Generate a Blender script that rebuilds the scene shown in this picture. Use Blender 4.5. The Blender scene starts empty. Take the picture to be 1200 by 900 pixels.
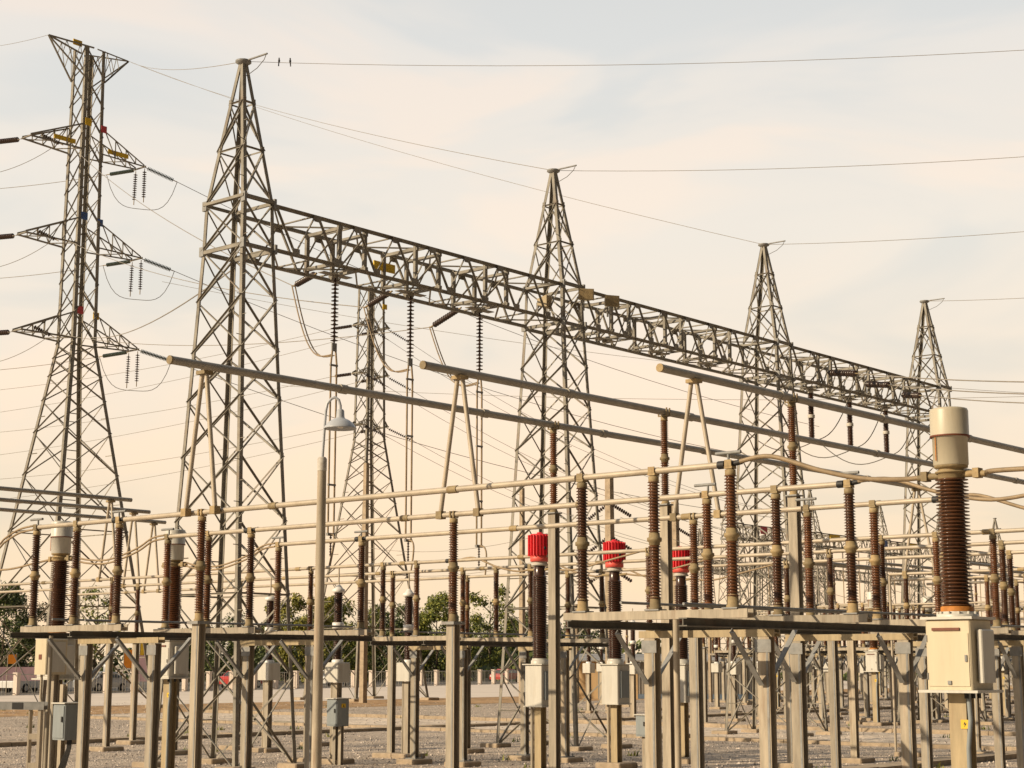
import bpy, math, random
from mathutils import Vector, Matrix
R = math.radians
scene = bpy.context.scene
COL = scene.collection

# ------------------------------------------------------------------ camera, sky, sun, exposure
F, HZ, EYE = 1950.0, 778.0, 2.0
PITCH = math.atan2(HZ - 450, F)
CP, SP = math.cos(PITCH), math.sin(PITCH)
cam = bpy.data.cameras.new('camera')
camo = bpy.data.objects.new('camera', cam)
COL.objects.link(camo)
camo.location = (0, 0, EYE)
camo.rotation_euler = (math.pi / 2 + PITCH, 0, 0)
cam.sensor_width = 36
cam.lens = F / 1200 * 36
cam.clip_start = 0.1
cam.clip_end = 4000
scene.camera = camo

SUN_AZ = R(246)      # compass direction towards the sun: x = sin, y = cos
SUN_EL = R(25)
world = bpy.data.worlds.new('World')
scene.world = world
world.use_nodes = True
nt = world.node_tree
for n in list(nt.nodes):
    nt.nodes.remove(n)


def N(tree, kind, **kw):
    n = tree.nodes.new(kind)
    for k, v in kw.items():
        setattr(n, k, v)
    return n


def ramp(tree, stops, interp='LINEAR'):
    n = tree.nodes.new('ShaderNodeValToRGB')
    cr = n.color_ramp
    cr.interpolation = interp
    while len(cr.elements) > len(stops):
        cr.elements.remove(cr.elements[-1])
    while len(cr.elements) < len(stops):
        cr.elements.new(0.5)
    for e, (p, c) in zip(cr.elements, stops):
        e.position = p
        e.color = (*c, 1) if len(c) == 3 else c
    return n


sky = N(nt, 'ShaderNodeTexSky', sky_type='NISHITA', sun_disc=False)
sky.sun_elevation = SUN_EL
sky.sun_rotation = SUN_AZ
sky.air_density = 2.0
sky.dust_density = 4.0
tc = N(nt, 'ShaderNodeTexCoord')
sep = N(nt, 'ShaderNodeSeparateXYZ')
nt.links.new(tc.outputs['Generated'], sep.inputs[0])
# overcast veil: warm near the horizon, paler and cooler higher up, soft streaks; unseen zenith dimmed to cut ambient light
el = ramp(nt, [(0.0, (0.83, 0.635, 0.42)), (0.06, (0.83, 0.655, 0.46)), (0.16, (0.795, 0.683, 0.56)),
               (0.25, (0.745, 0.685, 0.61)), (0.36, (0.69, 0.655, 0.615)), (0.70, (0.42, 0.43, 0.44)), (1.0, (0.33, 0.35, 0.37))])
nt.links.new(sep.outputs['Z'], el.inputs[0])
mp = N(nt, 'ShaderNodeMapping')
mp.inputs['Scale'].default_value = (2.6, 2.6, 9.0)
mp.inputs['Rotation'].default_value = (0.0, R(6), 0.0)
mp.inputs['Location'].default_value = (0.4, 0.1, 0.35)
nt.links.new(tc.outputs['Generated'], mp.inputs[0])
cn = N(nt, 'ShaderNodeTexNoise')
cn.inputs['Scale'].default_value = 1.5
cn.inputs['Detail'].default_value = 4
cn.inputs['Roughness'].default_value = 0.5
cn.inputs['Distortion'].default_value = 0.5
nt.links.new(mp.outputs[0], cn.inputs['Vector'])
cr = ramp(nt, [(0.34, (0.865, 0.915, 0.955)), (0.50, (0.98, 0.98, 0.975)), (0.62, (1.07, 1.005, 0.955))], 'EASE')
nt.links.new(cn.outputs['Fac'], cr.inputs[0])
mul = N(nt, 'ShaderNodeMix', data_type='RGBA', blend_type='MULTIPLY')
mul.inputs[0].default_value = 1.0
nt.links.new(el.outputs[0], mul.inputs[6])
nt.links.new(cr.outputs[0], mul.inputs[7])
# added dimming of the unseen sky behind and right of the viewer, deepening shade
dot = N(nt, 'ShaderNodeVectorMath', operation='DOT_PRODUCT')
dot.inputs[1].default_value = (0.74, -0.67, 0.0)
nt.links.new(tc.outputs['Generated'], dot.inputs[0])
dk = ramp(nt, [(0.05, (1, 1, 1)), (0.45, (0.07, 0.075, 0.085))], 'EASE')
nt.links.new(dot.outputs['Value'], dk.inputs[0])
mul2 = N(nt, 'ShaderNodeMix', data_type='RGBA', blend_type='MULTIPLY')
mul2.inputs[0].default_value = 1.0
nt.links.new(mul.outputs[2], mul2.inputs[6])
nt.links.new(dk.outputs[0], mul2.inputs[7])
bg1 = N(nt, 'ShaderNodeBackground')
bg1.inputs['Strength'].default_value = 0.06
nt.links.new(sky.outputs[0], bg1.inputs['Color'])
bg2 = N(nt, 'ShaderNodeBackground')
bg2.inputs['Strength'].default_value = 1.08
nt.links.new(mul2.outputs[2], bg2.inputs['Color'])
mx = N(nt, 'ShaderNodeMixShader')
mx.inputs[0].default_value = 0.93
nt.links.new(bg1.outputs[0], mx.inputs[1])
nt.links.new(bg2.outputs[0], mx.inputs[2])
wo = N(nt, 'ShaderNodeOutputWorld')
nt.links.new(mx.outputs[0], wo.inputs['Surface'])

sl = bpy.data.lights.new('sun', 'SUN')
sl.energy = 4.0
sl.color = (1.0, 0.81, 0.565)
sl.angle = R(0.5)
so = bpy.data.objects.new('sun', sl)
COL.objects.link(so)
to_sun = Vector((math.sin(SUN_AZ) * math.cos(SUN_EL), math.cos(SUN_AZ) * math.cos(SUN_EL), math.sin(SUN_EL)))
so.rotation_euler = (-to_sun).to_track_quat('-Z', 'Y').to_euler()
so.location = to_sun * 100

vs = scene.view_settings
vs.view_transform = 'Standard'
vs.look = 'None'
vs.gamma = 1.0
vs.exposure = 0.27
vs.use_curve_mapping = False

# ------------------------------------------------------------------ yard grid: p runs to the right and nearer, g to the right and away
ANG = math.atan2(-0.65, 0.76)
g2 = Vector((-math.sin(ANG), math.cos(ANG), 0))
p2 = Vector((math.cos(ANG), math.sin(ANG), 0))
O = Vector((-5.65, 33.4, 0))
L1, L2, L3 = -7.6, -5.2, -2.88       # near bus lines
M1, M2, M3 = 2.3, 4.7, 7.1           # second bus lines
N1 = 12.4


def S(u, v, z=0.0):
    return O + g2 * u + p2 * v + Vector((0, 0, z))


def at(px, py, Y):
    """point on the ray of a surveyed picture position at ground distance Y"""
    a, b = px - 600, 450 - py
    d = Vector((a, F * CP - b * SP, F * SP + b * CP))
    q = d * (Y / d.y)
    q.z += EYE
    return q


# ------------------------------------------------------------------ materials
def pmat(name, col, rough=0.6, metal=0.0, var=0.25, scale=6.0, stain=None, stain_amt=0.35, bump=0.0, spec=0.5, streak=False, vary=0.0):
    m = bpy.data.materials.new(name)
    m.use_nodes = True
    t = m.node_tree
    b = t.nodes['Principled BSDF']
    b.inputs['Roughness'].default_value = rough
    b.inputs['Metallic'].default_value = metal
    b.inputs['Specular IOR Level'].default_value = spec
    co = N(t, 'ShaderNodeTexCoord')
    ns = N(t, 'ShaderNodeTexNoise')
    ns.inputs['Scale'].default_value = scale
    ns.inputs['Detail'].default_value = 5
    ns.inputs['Roughness'].default_value = 0.65
    if streak:
        mpn = N(t, 'ShaderNodeMapping')
        mpn.inputs['Scale'].default_value = (3, 3, 0.35)
        t.links.new(co.outputs['Object'], mpn.inputs[0])
        t.links.new(mpn.outputs[0], ns.inputs['Vector'])
    else:
        t.links.new(co.outputs['Object'], ns.inputs['Vector'])
    lo = tuple(c * (1 - var) for c in col)
    hi = tuple(min(1, c * (1 + var)) for c in col)
    r1 = ramp(t, [(0.3, lo), (0.7, hi)])
    t.links.new(ns.outputs['Fac'], r1.inputs[0])
    out = r1.outputs[0]
    if stain:
        n2 = N(t, 'ShaderNodeTexNoise')
        n2.inputs['Scale'].default_value = scale * 0.7
        n2.inputs['Detail'].default_value = 8
        n2.inputs['Roughness'].default_value = 0.7
        if streak:
            t.links.new(mpn.outputs[0], n2.inputs['Vector'])
        else:
            t.links.new(co.outputs['Object'], n2.inputs['Vector'])
        r2 = ramp(t, [(0.54, (0, 0, 0)), (0.72, (stain_amt,) * 3)])
        t.links.new(n2.outputs['Fac'], r2.inputs[0])
        mi = N(t, 'ShaderNodeMix', data_type='RGBA')
        t.links.new(r2.outputs[0], mi.inputs[0])
        t.links.new(out, mi.inputs[6])
        mi.inputs[7].default_value = (*stain, 1)
        out = mi.outputs[2]
    if vary:
        oi = N(t, 'ShaderNodeObjectInfo')
        rv = ramp(t, [(0.0, (1 - vary, 1 - vary, 1 - vary)), (0.5, (1, 1, 1)), (1.0, (1 + vary, 1 + vary * 0.8, 1 + vary * 0.5))])
        t.links.new(oi.outputs['Random'], rv.inputs[0])
        mv = N(t, 'ShaderNodeMix', data_type='RGBA', blend_type='MULTIPLY')
        mv.inputs[0].default_value = 1.0
        t.links.new(out, mv.inputs[6])
        t.links.new(rv.outputs[0], mv.inputs[7])
        out = mv.outputs[2]
        # each object takes its own piece of the stain pattern
        sh = N(t, 'ShaderNodeVectorMath', operation='ADD')
        sc_ = N(t, 'ShaderNodeVectorMath', operation='SCALE')
        sc_.inputs[0].default_value = (37.0, 19.0, 53.0)
        t.links.new(oi.outputs['Random'], sc_.inputs['Scale'])
        t.links.new(co.outputs['Object'], sh.inputs[0])
        t.links.new(sc_.outputs[0], sh.inputs[1])
        for l in list(t.links):
            if l.from_node == co and l.to_node != sh:
                k = l.to_socket
                t.links.remove(l)
                t.links.new(sh.outputs[0], k)
    t.links.new(out, b.inputs['Base Color'])
    if bump:
        bp = N(t, 'ShaderNodeBump')
        bp.inputs['Strength'].default_value = bump
        bp.inputs['Distance'].default_value = 0.02
        t.links.new(ns.outputs['Fac'], bp.inputs['Height'])
        t.links.new(bp.outputs[0], b.inputs['Normal'])
    return m


RUST = (0.20, 0.085, 0.03)
MT = {}
MT['steel'] = pmat('galvanised_steel', (0.36, 0.315, 0.245), 0.62, 0.0, 0.26, 5, RUST, 0.45, streak=True, spec=0.3, vary=0.16)
MT['tower'] = pmat('weathered_galvanised_steel', (0.255, 0.235, 0.195), 0.65, 0.0, 0.3, 2.5, RUST, 0.35, spec=0.3)
MT['shadebeam'] = pmat('beam_steel_shade_in_colour', (0.14, 0.13, 0.11), 0.7, 0.0, 0.3, 4, RUST, 0.3, spec=0.3)  # long beams: shade under the flanges is put into this darker base colour
MT['towerdark'] = pmat('dark_weathered_steel', (0.17, 0.16, 0.135), 0.7, 0.0, 0.3, 2.0, RUST, 0.3, spec=0.3)
MT['plate'] = pmat('bolted_plate_steel', (0.24, 0.24, 0.23), 0.55, 0.0, 0.25, 9, RUST, 0.3)
MT['tube'] = pmat('weathered_aluminium_tube', (0.44, 0.375, 0.285), 0.5, 0.1, 0.18, 3.0, (0.32, 0.22, 0.12), 0.4)
MT['pipe'] = pmat('grey_aluminium_pipe', (0.36, 0.33, 0.275), 0.5, 0.1, 0.2, 2.0, (0.22, 0.17, 0.11), 0.4)
MT['porcelain'] = pmat('brown_glazed_porcelain', (0.105, 0.043, 0.017), 0.2, 0.0, 0.4, 7, (0.17, 0.12, 0.08), 0.45, spec=0.55, vary=0.4)
MT['porcelain_dark'] = pmat('dark_brown_glazed_porcelain', (0.050, 0.022, 0.012), 0.22, 0.0, 0.25, 6, spec=0.5)
MT['fitting'] = pmat('ochre_cement_fitting', (0.29, 0.22, 0.115), 0.7, 0.0, 0.25, 14, RUST, 0.5, vary=0.3)
MT['pale_fitting'] = pmat('pale_grey_fitting', (0.50, 0.47, 0.41), 0.65, 0.0, 0.2, 12, RUST, 0.25)
MT['cream'] = pmat('cream_enamel_paint', (0.58, 0.505, 0.355), 0.42, 0.0, 0.06, 3, (0.40, 0.27, 0.13), 0.25, streak=True)
MT['headpaint'] = pmat('greyish_white_enamel_paint', (0.48, 0.43, 0.32), 0.42, 0.0, 0.07, 3, (0.36, 0.26, 0.15), 0.3, streak=True)
MT['boxgrey'] = pmat('pale_grey_enamel', (0.56, 0.54, 0.48), 0.4, 0.0, 0.08, 4, (0.36, 0.27, 0.17), 0.3, streak=True)
MT['cabinet'] = pmat('blue_grey_cabinet_paint', (0.24, 0.27, 0.28), 0.45, 0.0, 0.1, 4, (0.3, 0.25, 0.18), 0.25, streak=True)
MT['red'] = pmat('signal_red_paint', (0.70, 0.024, 0.034), 0.48, 0.0, 0.18, 6, (0.40, 0.09, 0.06), 0.5, streak=True)
MT['redpale'] = pmat('faded_red_paint', (0.72, 0.10, 0.075), 0.5, 0.0, 0.1, 5)
MT['rustpaint'] = pmat('orange_rust', (0.42, 0.16, 0.025), 0.7, 0.0, 0.3, 12)
MT['rustred'] = pmat('dark_red_brown_metal', (0.16, 0.045, 0.02), 0.6, 0.0, 0.2, 10)
MT['post'] = pmat('ochre_tinted_steel', (0.38, 0.30, 0.175), 0.6, 0.0, 0.2, 5, RUST, 0.35, streak=True)
MT['apron'] = pmat('pale_concrete_road', (0.66, 0.57, 0.48), 0.9, 0.0, 0.08, 0.25, (0.45, 0.36, 0.27), 0.35)
MT['concrete'] = pmat('weathered_concrete', (0.38, 0.30, 0.21), 0.9, 0.0, 0.25, 5, (0.22, 0.15, 0.09), 0.5, bump=0.4)
MT['whitewall'] = pmat('limewashed_wall', (0.70, 0.60, 0.52), 0.85, 0.0, 0.08, 0.9, (0.42, 0.32, 0.23), 0.35, streak=True)
MT['wire'] = pmat('weathered_grey_wire', (0.26, 0.235, 0.20), 0.7, 0.0, 0.15, 4)
MT['cable'] = pmat('dark_stranded_cable', (0.10, 0.09, 0.075), 0.6, 0.0, 0.2, 8)
MT['flex'] = pmat('tarnished_stranded_conductor', (0.30, 0.22, 0.13), 0.6, 0.1, 0.25, 8)
MT['black'] = pmat('black_rubber', (0.018, 0.017, 0.016), 0.6, 0.0, 0.2, 8)
MT['disc'] = pmat('dark_disc_glaze', (0.055, 0.034, 0.026), 0.3, 0.0, 0.25, 8)
MT['greendisc'] = pmat('grey_green_glass_discs', (0.10, 0.13, 0.11), 0.25, 0.0, 0.2, 8)
MT['lamp'] = pmat('pale_blue_grey_enamel', (0.42, 0.44, 0.47), 0.35, 0.0, 0.08, 4)
MT['white'] = pmat('white_plastic', (0.78, 0.76, 0.72), 0.35, 0.0, 0.05, 4)
MT['yellow'] = pmat('yellow_sign_paint', (0.72, 0.47, 0.02), 0.5, 0.0, 0.12, 6)
MT['blue'] = pmat('blue_sign_paint', (0.07, 0.14, 0.36), 0.5, 0.0, 0.12, 6)
MT['signred'] = pmat('red_sign_paint', (0.55, 0.07, 0.08), 0.5, 0.0, 0.12, 6)
MT['orange'] = pmat('orange_cloth', (0.75, 0.26, 0.02), 0.8, 0.0, 0.12, 4)
MT['pink'] = pmat('pale_pink_board', (0.66, 0.45, 0.50), 0.6, 0.0, 0.15, 1.5)
MT['tan'] = pmat('tan_render', (0.55, 0.38, 0.20), 0.85, 0.0, 0.1, 1.2, (0.33, 0.24, 0.16), 0.4, streak=True)
MT['sheet'] = pmat('grey_corrugated_sheet', (0.30, 0.28, 0.25), 0.55, 0.1, 0.15, 1.0, (0.2, 0.14, 0.1), 0.4, streak=True)
MT['bluebase'] = pmat('blue_painted_base', (0.13, 0.18, 0.25), 0.6, 0.0, 0.15, 2)
MT['bark'] = pmat('grey_brown_bark', (0.13, 0.095, 0.065), 0.9, 0.0, 0.3, 8, bump=0.5)
MT['glass'] = pmat('dark_car_glass', (0.03, 0.035, 0.04), 0.08, 0.0, 0.05, 3)
MT['tyre'] = MT['black']
MT['carsilver'] = pmat('silver_car_paint', (0.45, 0.46, 0.47), 0.3, 0.4, 0.05, 3)
MT['carwhite'] = pmat('white_car_paint', (0.72, 0.71, 0.68), 0.3, 0.0, 0.05, 3)
MT['carred'] = pmat('red_car_paint', (0.50, 0.04, 0.03), 0.3, 0.0, 0.05, 3)
MT['feather'] = pmat('black_feathers', (0.02, 0.02, 0.022), 0.6, 0.0, 0.2, 20)
MT['asphalt'] = pmat('worn_asphalt', (0.10, 0.09, 0.08), 0.9, 0.0, 0.25, 2.5)


def leafmat(name, a, b, c):
    m = bpy.data.materials.new(name)
    m.use_nodes = True
    t = m.node_tree
    bs = t.nodes['Principled BSDF']
    bs.inputs['Roughness'].default_value = 0.6
    ge = N(t, 'ShaderNodeNewGeometry')
    rp = ramp(t, [(0.0, a), (0.5, b), (1.0, c)])
    t.links.new(ge.outputs['Random Per Island'], rp.inputs[0])
    t.links.new(rp.outputs[0], bs.inputs['Base Color'])
    return m


MT['leaf'] = leafmat('mid_green_leaves', (0.06, 0.085, 0.014), (0.16, 0.185, 0.026), (0.33, 0.32, 0.05))
MT['leafdark'] = leafmat('dark_green_leaves', (0.03, 0.048, 0.013), (0.075, 0.10, 0.022), (0.16, 0.18, 0.036))
MT['leafyellow'] = leafmat('yellow_green_leaves', (0.10, 0.11, 0.016), (0.22, 0.21, 0.028), (0.38, 0.33, 0.05))


MT['stones'] = leafmat('assorted_loose_stones', (0.22, 0.19, 0.16), (0.46, 0.38, 0.32), (0.66, 0.58, 0.50))


def ground_mat(name, cols, stone, bump, patch):
    m = bpy.data.materials.new(name)
    m.use_nodes = True
    t = m.node_tree
    b = t.nodes['Principled BSDF']
    b.inputs['Roughness'].default_value = 0.95
    b.inputs['Specular IOR Level'].default_value = 0.2
    co = N(t, 'ShaderNodeTexCoord')
    vo = N(t, 'ShaderNodeTexVoronoi')
    vo.inputs['Scale'].default_value = stone
    t.links.new(co.outputs['Object'], vo.inputs['Vector'])
    bw = N(t, 'ShaderNodeRGBToBW')
    t.links.new(vo.outputs['Color'], bw.inputs[0])
    rp = ramp(t, [(0.0, cols[0]), (0.35, cols[1]), (0.7, cols[2]), (1.0, cols[3])])
    t.links.new(bw.outputs[0], rp.inputs[0])
    ns = N(t, 'ShaderNodeTexNoise')
    ns.inputs['Scale'].default_value = patch
    ns.inputs['Detail'].default_value = 8
    ns.inputs['Roughness'].default_value = 0.75
    t.links.new(co.outputs['Object'], ns.inputs['Vector'])
    r2 = ramp(t, [(0.3, (0.62, 0.60, 0.57)), (0.52, (1.0, 0.99, 0.97)), (0.72, (1.3, 1.22, 1.1))])
    t.links.new(ns.outputs['Fac'], r2.inputs[0])
    mu = N(t, 'ShaderNodeMix', data_type='RGBA', blend_type='MULTIPLY')
    mu.inputs[0].default_value = 1
    t.links.new(rp.outputs[0], mu.inputs[6])
    t.links.new(r2.outputs[0], mu.inputs[7])
    t.links.new(mu.outputs[2], b.inputs['Base Color'])
    bp = N(t, 'ShaderNodeBump')
    bp.inputs['Strength'].default_value = bump
    bp.inputs['Distance'].default_value = 0.05
    t.links.new(vo.outputs['Distance'], bp.inputs['Height'])
    t.links.new(bp.outputs[0], b.inputs['Normal'])
    return m


MT['gravel'] = ground_mat('crushed_stone_gravel', [(0.22, 0.185, 0.15), (0.45, 0.375, 0.305), (0.58, 0.49, 0.405), (0.82, 0.72, 0.62)], 24.0, 0.8, 0.55)
MT['soil'] = ground_mat('bare_orange_soil', [(0.28, 0.16, 0.075), (0.42, 0.26, 0.13), (0.50, 0.33, 0.18), (0.60, 0.43, 0.26)], 3.0, 0.8, 0.35)
MT['dust'] = ground_mat('pale_dusty_track', [(0.50, 0.42, 0.34), (0.60, 0.51, 0.42), (0.66, 0.57, 0.47), (0.74, 0.64, 0.54)], 7.0, 0.5, 0.5)


# ------------------------------------------------------------------ mesh helper
class MB:
    def __init__(s):
        s.v, s.f, s.sm = [], [], []

    def add(s, vs, fs, smooth=False):
        o = len(s.v)
        s.v += [tuple(x) for x in vs]
        s.f += [tuple(i + o for i in f) for f in fs]
        s.sm += [smooth] * len(fs)

    def box(s, x0, x1, y0, y1, z0, z1):
        s.add([(x0, y0, z0), (x1, y0, z0), (x1, y1, z0), (x0, y1, z0), (x0, y0, z1), (x1, y0, z1), (x1, y1, z1), (x0, y1, z1)],
              [(0, 3, 2, 1), (4, 5, 6, 7), (0, 1, 5, 4), (1, 2, 6, 5), (2, 3, 7, 6), (3, 0, 4, 7)])
        return s

    def bbox(s, x0, x1, y0, y1, z0, z1, b=0.01):
        """box with bevelled vertical edges and top edge"""
        pts = []
        for z, i in ((z0, 0), (z1 - b, 0), (z1, b)):
            a, c, d, e = x0 + i, x1 - i, y0 + i, y1 - i
            k = b
            pts += [(a + k, d, z), (c - k, d, z), (c, d + k, z), (c, e - k, z), (c - k, e, z), (a + k, e, z), (a, e - k, z), (a, d + k, z)]
        fs = [tuple(range(7, -1, -1)), tuple(range(16, 24))]
        for r in (0, 8):
            for i in range(8):
                j = (i + 1) % 8
                fs.append((r + i, r + j, r + 8 + j, r + 8 + i))
        s.add(pts, fs)
        return s

    def frame(s, a, b, up=None):
        a, b = Vector(a), Vector(b)
        d = (b - a)
        L = d.length
        d = d / L
        if up is None:
            up = Vector((0, 0, 1)) if abs(d.z) < 0.95 else Vector((0, 1, 0))
        x = d.cross(Vector(up))
        if x.length < 1e-4:
            x = d.cross(Vector((1, 0, 0)))
        x.normalize()
        y = x.cross(d).normalized()
        return a, b, d, x, y

    def bar(s, a, b, w, h=None, up=None):
        h = h or w
        a, b, d, x, y = s.frame(a, b, up)
        vs = []
        for q in (a, b):
            for i, j in ((-1, -1), (1, -1), (1, 1), (-1, 1)):
                vs.append(q + x * (i * w / 2) + y * (j * h / 2))
        s.add(vs, [(0, 1, 2, 3), (7, 6, 5, 4), (0, 4, 5, 1), (1, 5, 6, 2), (2, 6, 7, 3), (3, 7, 4, 0)])
        return s

    def angle(s, a, b, w, t=None, up=None, flip=1):
        """steel L-angle between two points"""
        t = t or max(0.006, w * 0.14)
        a, b, d, x, y = s.frame(a, b, up)
        x = x * flip
        prof = [(-w / 2, -w / 2), (w / 2, -w / 2), (w / 2, -w / 2 + t), (-w / 2 + t, -w / 2 + t), (-w / 2 + t, w / 2), (-w / 2, w / 2)]
        vs = [q + x * i + y * j for q in (a, b) for i, j in prof]
        n = 6
        s.add(vs, [tuple(range(n)), tuple(range(2 * n - 1, n - 1, -1))] + [(i, n + i, n + (i + 1) % n, (i + 1) % n) for i in range(n)])
        return s

    def tube(s, pts, r, n=8, caps=True):
        pts = [Vector(q) for q in pts]
        rs = r if isinstance(r, (list, tuple)) else [r] * len(pts)
        vs = []
        px = None
        for i, q in enumerate(pts):
            if i == 0:
                d = pts[1] - pts[0]
            elif i == len(pts) - 1:
                d = pts[-1] - pts[-2]
            else:
                d = (pts[i + 1] - pts[i]).normalized() + (pts[i] - pts[i - 1]).normalized()
            d.normalize()
            if px is None:
                u = Vector((0, 0, 1)) if abs(d.z) < 0.9 else Vector((1, 0, 0))
                x = d.cross(u).normalized()
            else:
                x = (px - d * px.dot(d)).normalized()
            y = d.cross(x)
            px = x
            for k in range(n):
                a = 2 * math.pi * k / n
                vs.append(q + (x * math.cos(a) + y * math.sin(a)) * rs[i])
        fs = []
        for i in range(len(pts) - 1):
            for k in range(n):
                j = (k + 1) % n
                fs.append((i * n + k, i * n + j, (i + 1) * n + j, (i + 1) * n + k))
        s.add(vs, fs, True)
        if caps:
            m = (len(pts) - 1) * n
            s.add(vs[:n], [tuple(range(n - 1, -1, -1))])
            s.add(vs[m:m + n], [tuple(range(n))])
        return s

    def lathe(s, prof, n=16, at=(0, 0, 0), mat=None, smooth=True):
        """profile of (radius, z)"""
        vs = []
        for r, z in prof:
            for k in range(n):
                a = 2 * math.pi * k / n
                q = Vector((r * math.cos(a), r * math.sin(a), z))
                if mat is not None:
                    q = mat @ q
                vs.append(q + Vector(at))
        fs = []
        for i in range(len(prof) - 1):
            for k in range(n):
                j = (k + 1) % n
                fs.append((i * n + k, i * n + j, (i + 1) * n + j, (i + 1) * n + k))
        s.add(vs, fs, smooth)
        m = (len(prof) - 1) * n
        s.add(vs[:n], [tuple(range(n - 1, -1, -1))])
        s.add(vs[m:], [tuple(range(n))])
        return s

    def hcol(s, x, y, z0, z1, w=0.145, d=0.112, t=0.010):
        """H-section column, flanges facing along y"""
        s.box(x - w / 2, x + w / 2, y - d / 2, y - d / 2 + t, z0, z1)
        s.box(x - w / 2, x + w / 2, y + d / 2 - t, y + d / 2, z0, z1)
        s.box(x - t / 2, x + t / 2, y - d / 2 + t, y + d / 2 - t, z0, z1)
        return s

    def chan_x(s, x0, x1, y, z0, z1, w, t=0.012):
        """channel/H beam running along x, flanges facing along y"""
        s.box(x0, x1, y - w / 2, y - w / 2 + t, z0, z1)
        s.box(x0, x1, y + w / 2 - t, y + w / 2, z0, z1)
        s.box(x0, x1, y - w / 2 + t, y + w / 2 - t, (z0 + z1) / 2 - t / 2, (z0 + z1) / 2 + t / 2)
        return s

    def ibeam_y(s, y0, y1, x, z0, z1, w, t=0.012):
        """I beam running along y, flanges top and bottom"""
        s.box(x - w / 2, x + w / 2, y0, y1, z1 - t, z1)
        s.box(x - w / 2, x + w / 2, y0, y1, z0, z0 + t)
        s.box(x - t / 2, x + t / 2, y0, y1, z0 + t, z1 - t)
        return s

    def mesh(s, name, mat):
        me = bpy.data.meshes.new(name)
        me.from_pydata(s.v, [], s.f)
        me.polygons.foreach_set('use_smooth', s.sm)
        me.materials.append(MT[mat] if isinstance(mat, str) else mat)
        me.update()
        return me

    def build(s, name, mat, parent=None):
        return link(name, s.mesh(name, mat), parent)


def link(name, me, parent=None, loc=None):
    o = bpy.data.objects.new(name, me)
    COL.objects.link(o)
    if parent:
        o.parent = parent
    if loc:
        o.location = loc
    return o


def tag(o, label, cat, group=None, kind=None):
    o['label'] = label
    o['category'] = cat
    if group:
        o['group'] = group
    if kind:
        o['kind'] = kind
    return o


def thing(name, label, cat, loc, group=None, rz=ANG):
    o = bpy.data.objects.new(name, None)
    COL.objects.link(o)
    o.location = loc
    o.rotation_euler = (0, 0, rz)
    o.empty_display_size = 0.2
    return tag(o, label, cat, group)


KIDS = {}


def dup(root, loc, label=None, group=None, rz=None, scale=None):
    bpy.context.view_layer.update() if False else None

    def cp(o, par):
        c = o.copy()
        COL.objects.link(c)
        c.parent = par
        for ch in o.children:
            cp(ch, c)
        return c
    c = cp(root, None)
    c.location = loc
    if label:
        c['label'] = label
    if group:
        c['group'] = group
    if rz is not None:
        c.rotation_euler = (0, 0, rz)
    if scale is not None:
        c.scale = (scale,) * 3
    return c


def structure(o):
    o['kind'] = 'structure'
    return o


# ------------------------------------------------------------------ ground
def strip(name, mat, u0, u1, v0, v1, z):
    mb = MB()
    mb.add([S(u0, v0, z), S(u0, v1, z), S(u1, v1, z), S(u1, v0, z)], [(0, 1, 2, 3)])
    return structure(mb.build(name, mat))


mb = MB()
mb.add([(-1500, -200, 0), (1500, -200, 0), (1500, 2600, 0), (-1500, 2600, 0)], [(0, 1, 2, 3)])
structure(mb.build('ground', 'gravel'))
strip('soil', 'soil', -40, 130, -41.9, -31.0, 0.004)
strip('path', 'dust', 16.5, 23.5, -30, 40, 0.004)


def slab_run(name, u0, u1, v0, v1, z1, mat='concrete'):
    mb = MB()
    along_u = (u1 - u0) > (v1 - v0)
    n = int(max(u1 - u0, v1 - v0) / 1.0)
    rnd = random.Random(int(u0 * 7 + v0 * 13))
    for i in range(n):
        if along_u:
            a, b, c, d = u0 + (u1 - u0) * i / n, u0 + (u1 - u0) * (i + 1) / n - 0.02, v0, v1
        else:
            a, b, c, d = u0, u1, v0 + (v1 - v0) * i / n, v0 + (v1 - v0) * (i + 1) / n - 0.02
        z = z1 + rnd.uniform(-0.012, 0.012)
        P = [S(a, c), S(a, d), S(b, d), S(b, c)]
        mb.add(P + [q + Vector((0, 0, z)) for q in P], [(4, 5, 6, 7), (0, 1, 5, 4), (1, 2, 6, 5), (2, 3, 7, 6), (3, 0, 4, 7)])
    return structure(mb.build(name, mat))


slab_run('trench_cover', 15.9, 16.35, -30, 34, 0.09)
slab_run('trench_cover', -14, 60, 9.9, 10.5, 0.10)
slab_run('trench_cover', -14, 60, -11.0, -10.4, 0.10)
slab_run('kerb', 23.6, 23.9, -30, 40, 0.12)

mb = MB()
rn = random.Random(11)
for i in range(15000):
    Y = 27 + 62 * rn.random() ** 1.5
    X = rn.uniform(-0.36, 0.36) * Y
    r_ = rn.uniform(0.014, 0.038)
    c = Vector((X, Y, r_ * 0.3))
    a = rn.uniform(0, 6.28)
    e = [Vector((math.cos(a + k * 2.094) * r_ * rn.uniform(0.7, 1.2), math.sin(a + k * 2.094) * r_ * rn.uniform(0.7, 1.2), -r_ * 0.3)) for k in range(3)]
    t = Vector((rn.uniform(-0.4, 0.4) * r_, rn.uniform(-0.4, 0.4) * r_, r_ * rn.uniform(0.5, 0.9)))
    mb.add([c + e[0], c + e[1], c + e[2], c + t], [(0, 1, 3), (1, 2, 3), (2, 0, 3)])
o = mb.build('loose_stones', 'stones')
tag(o, 'loose pale stones scattered over the gravel yard', 'stones', None, 'stuff')
mb = MB()
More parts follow.
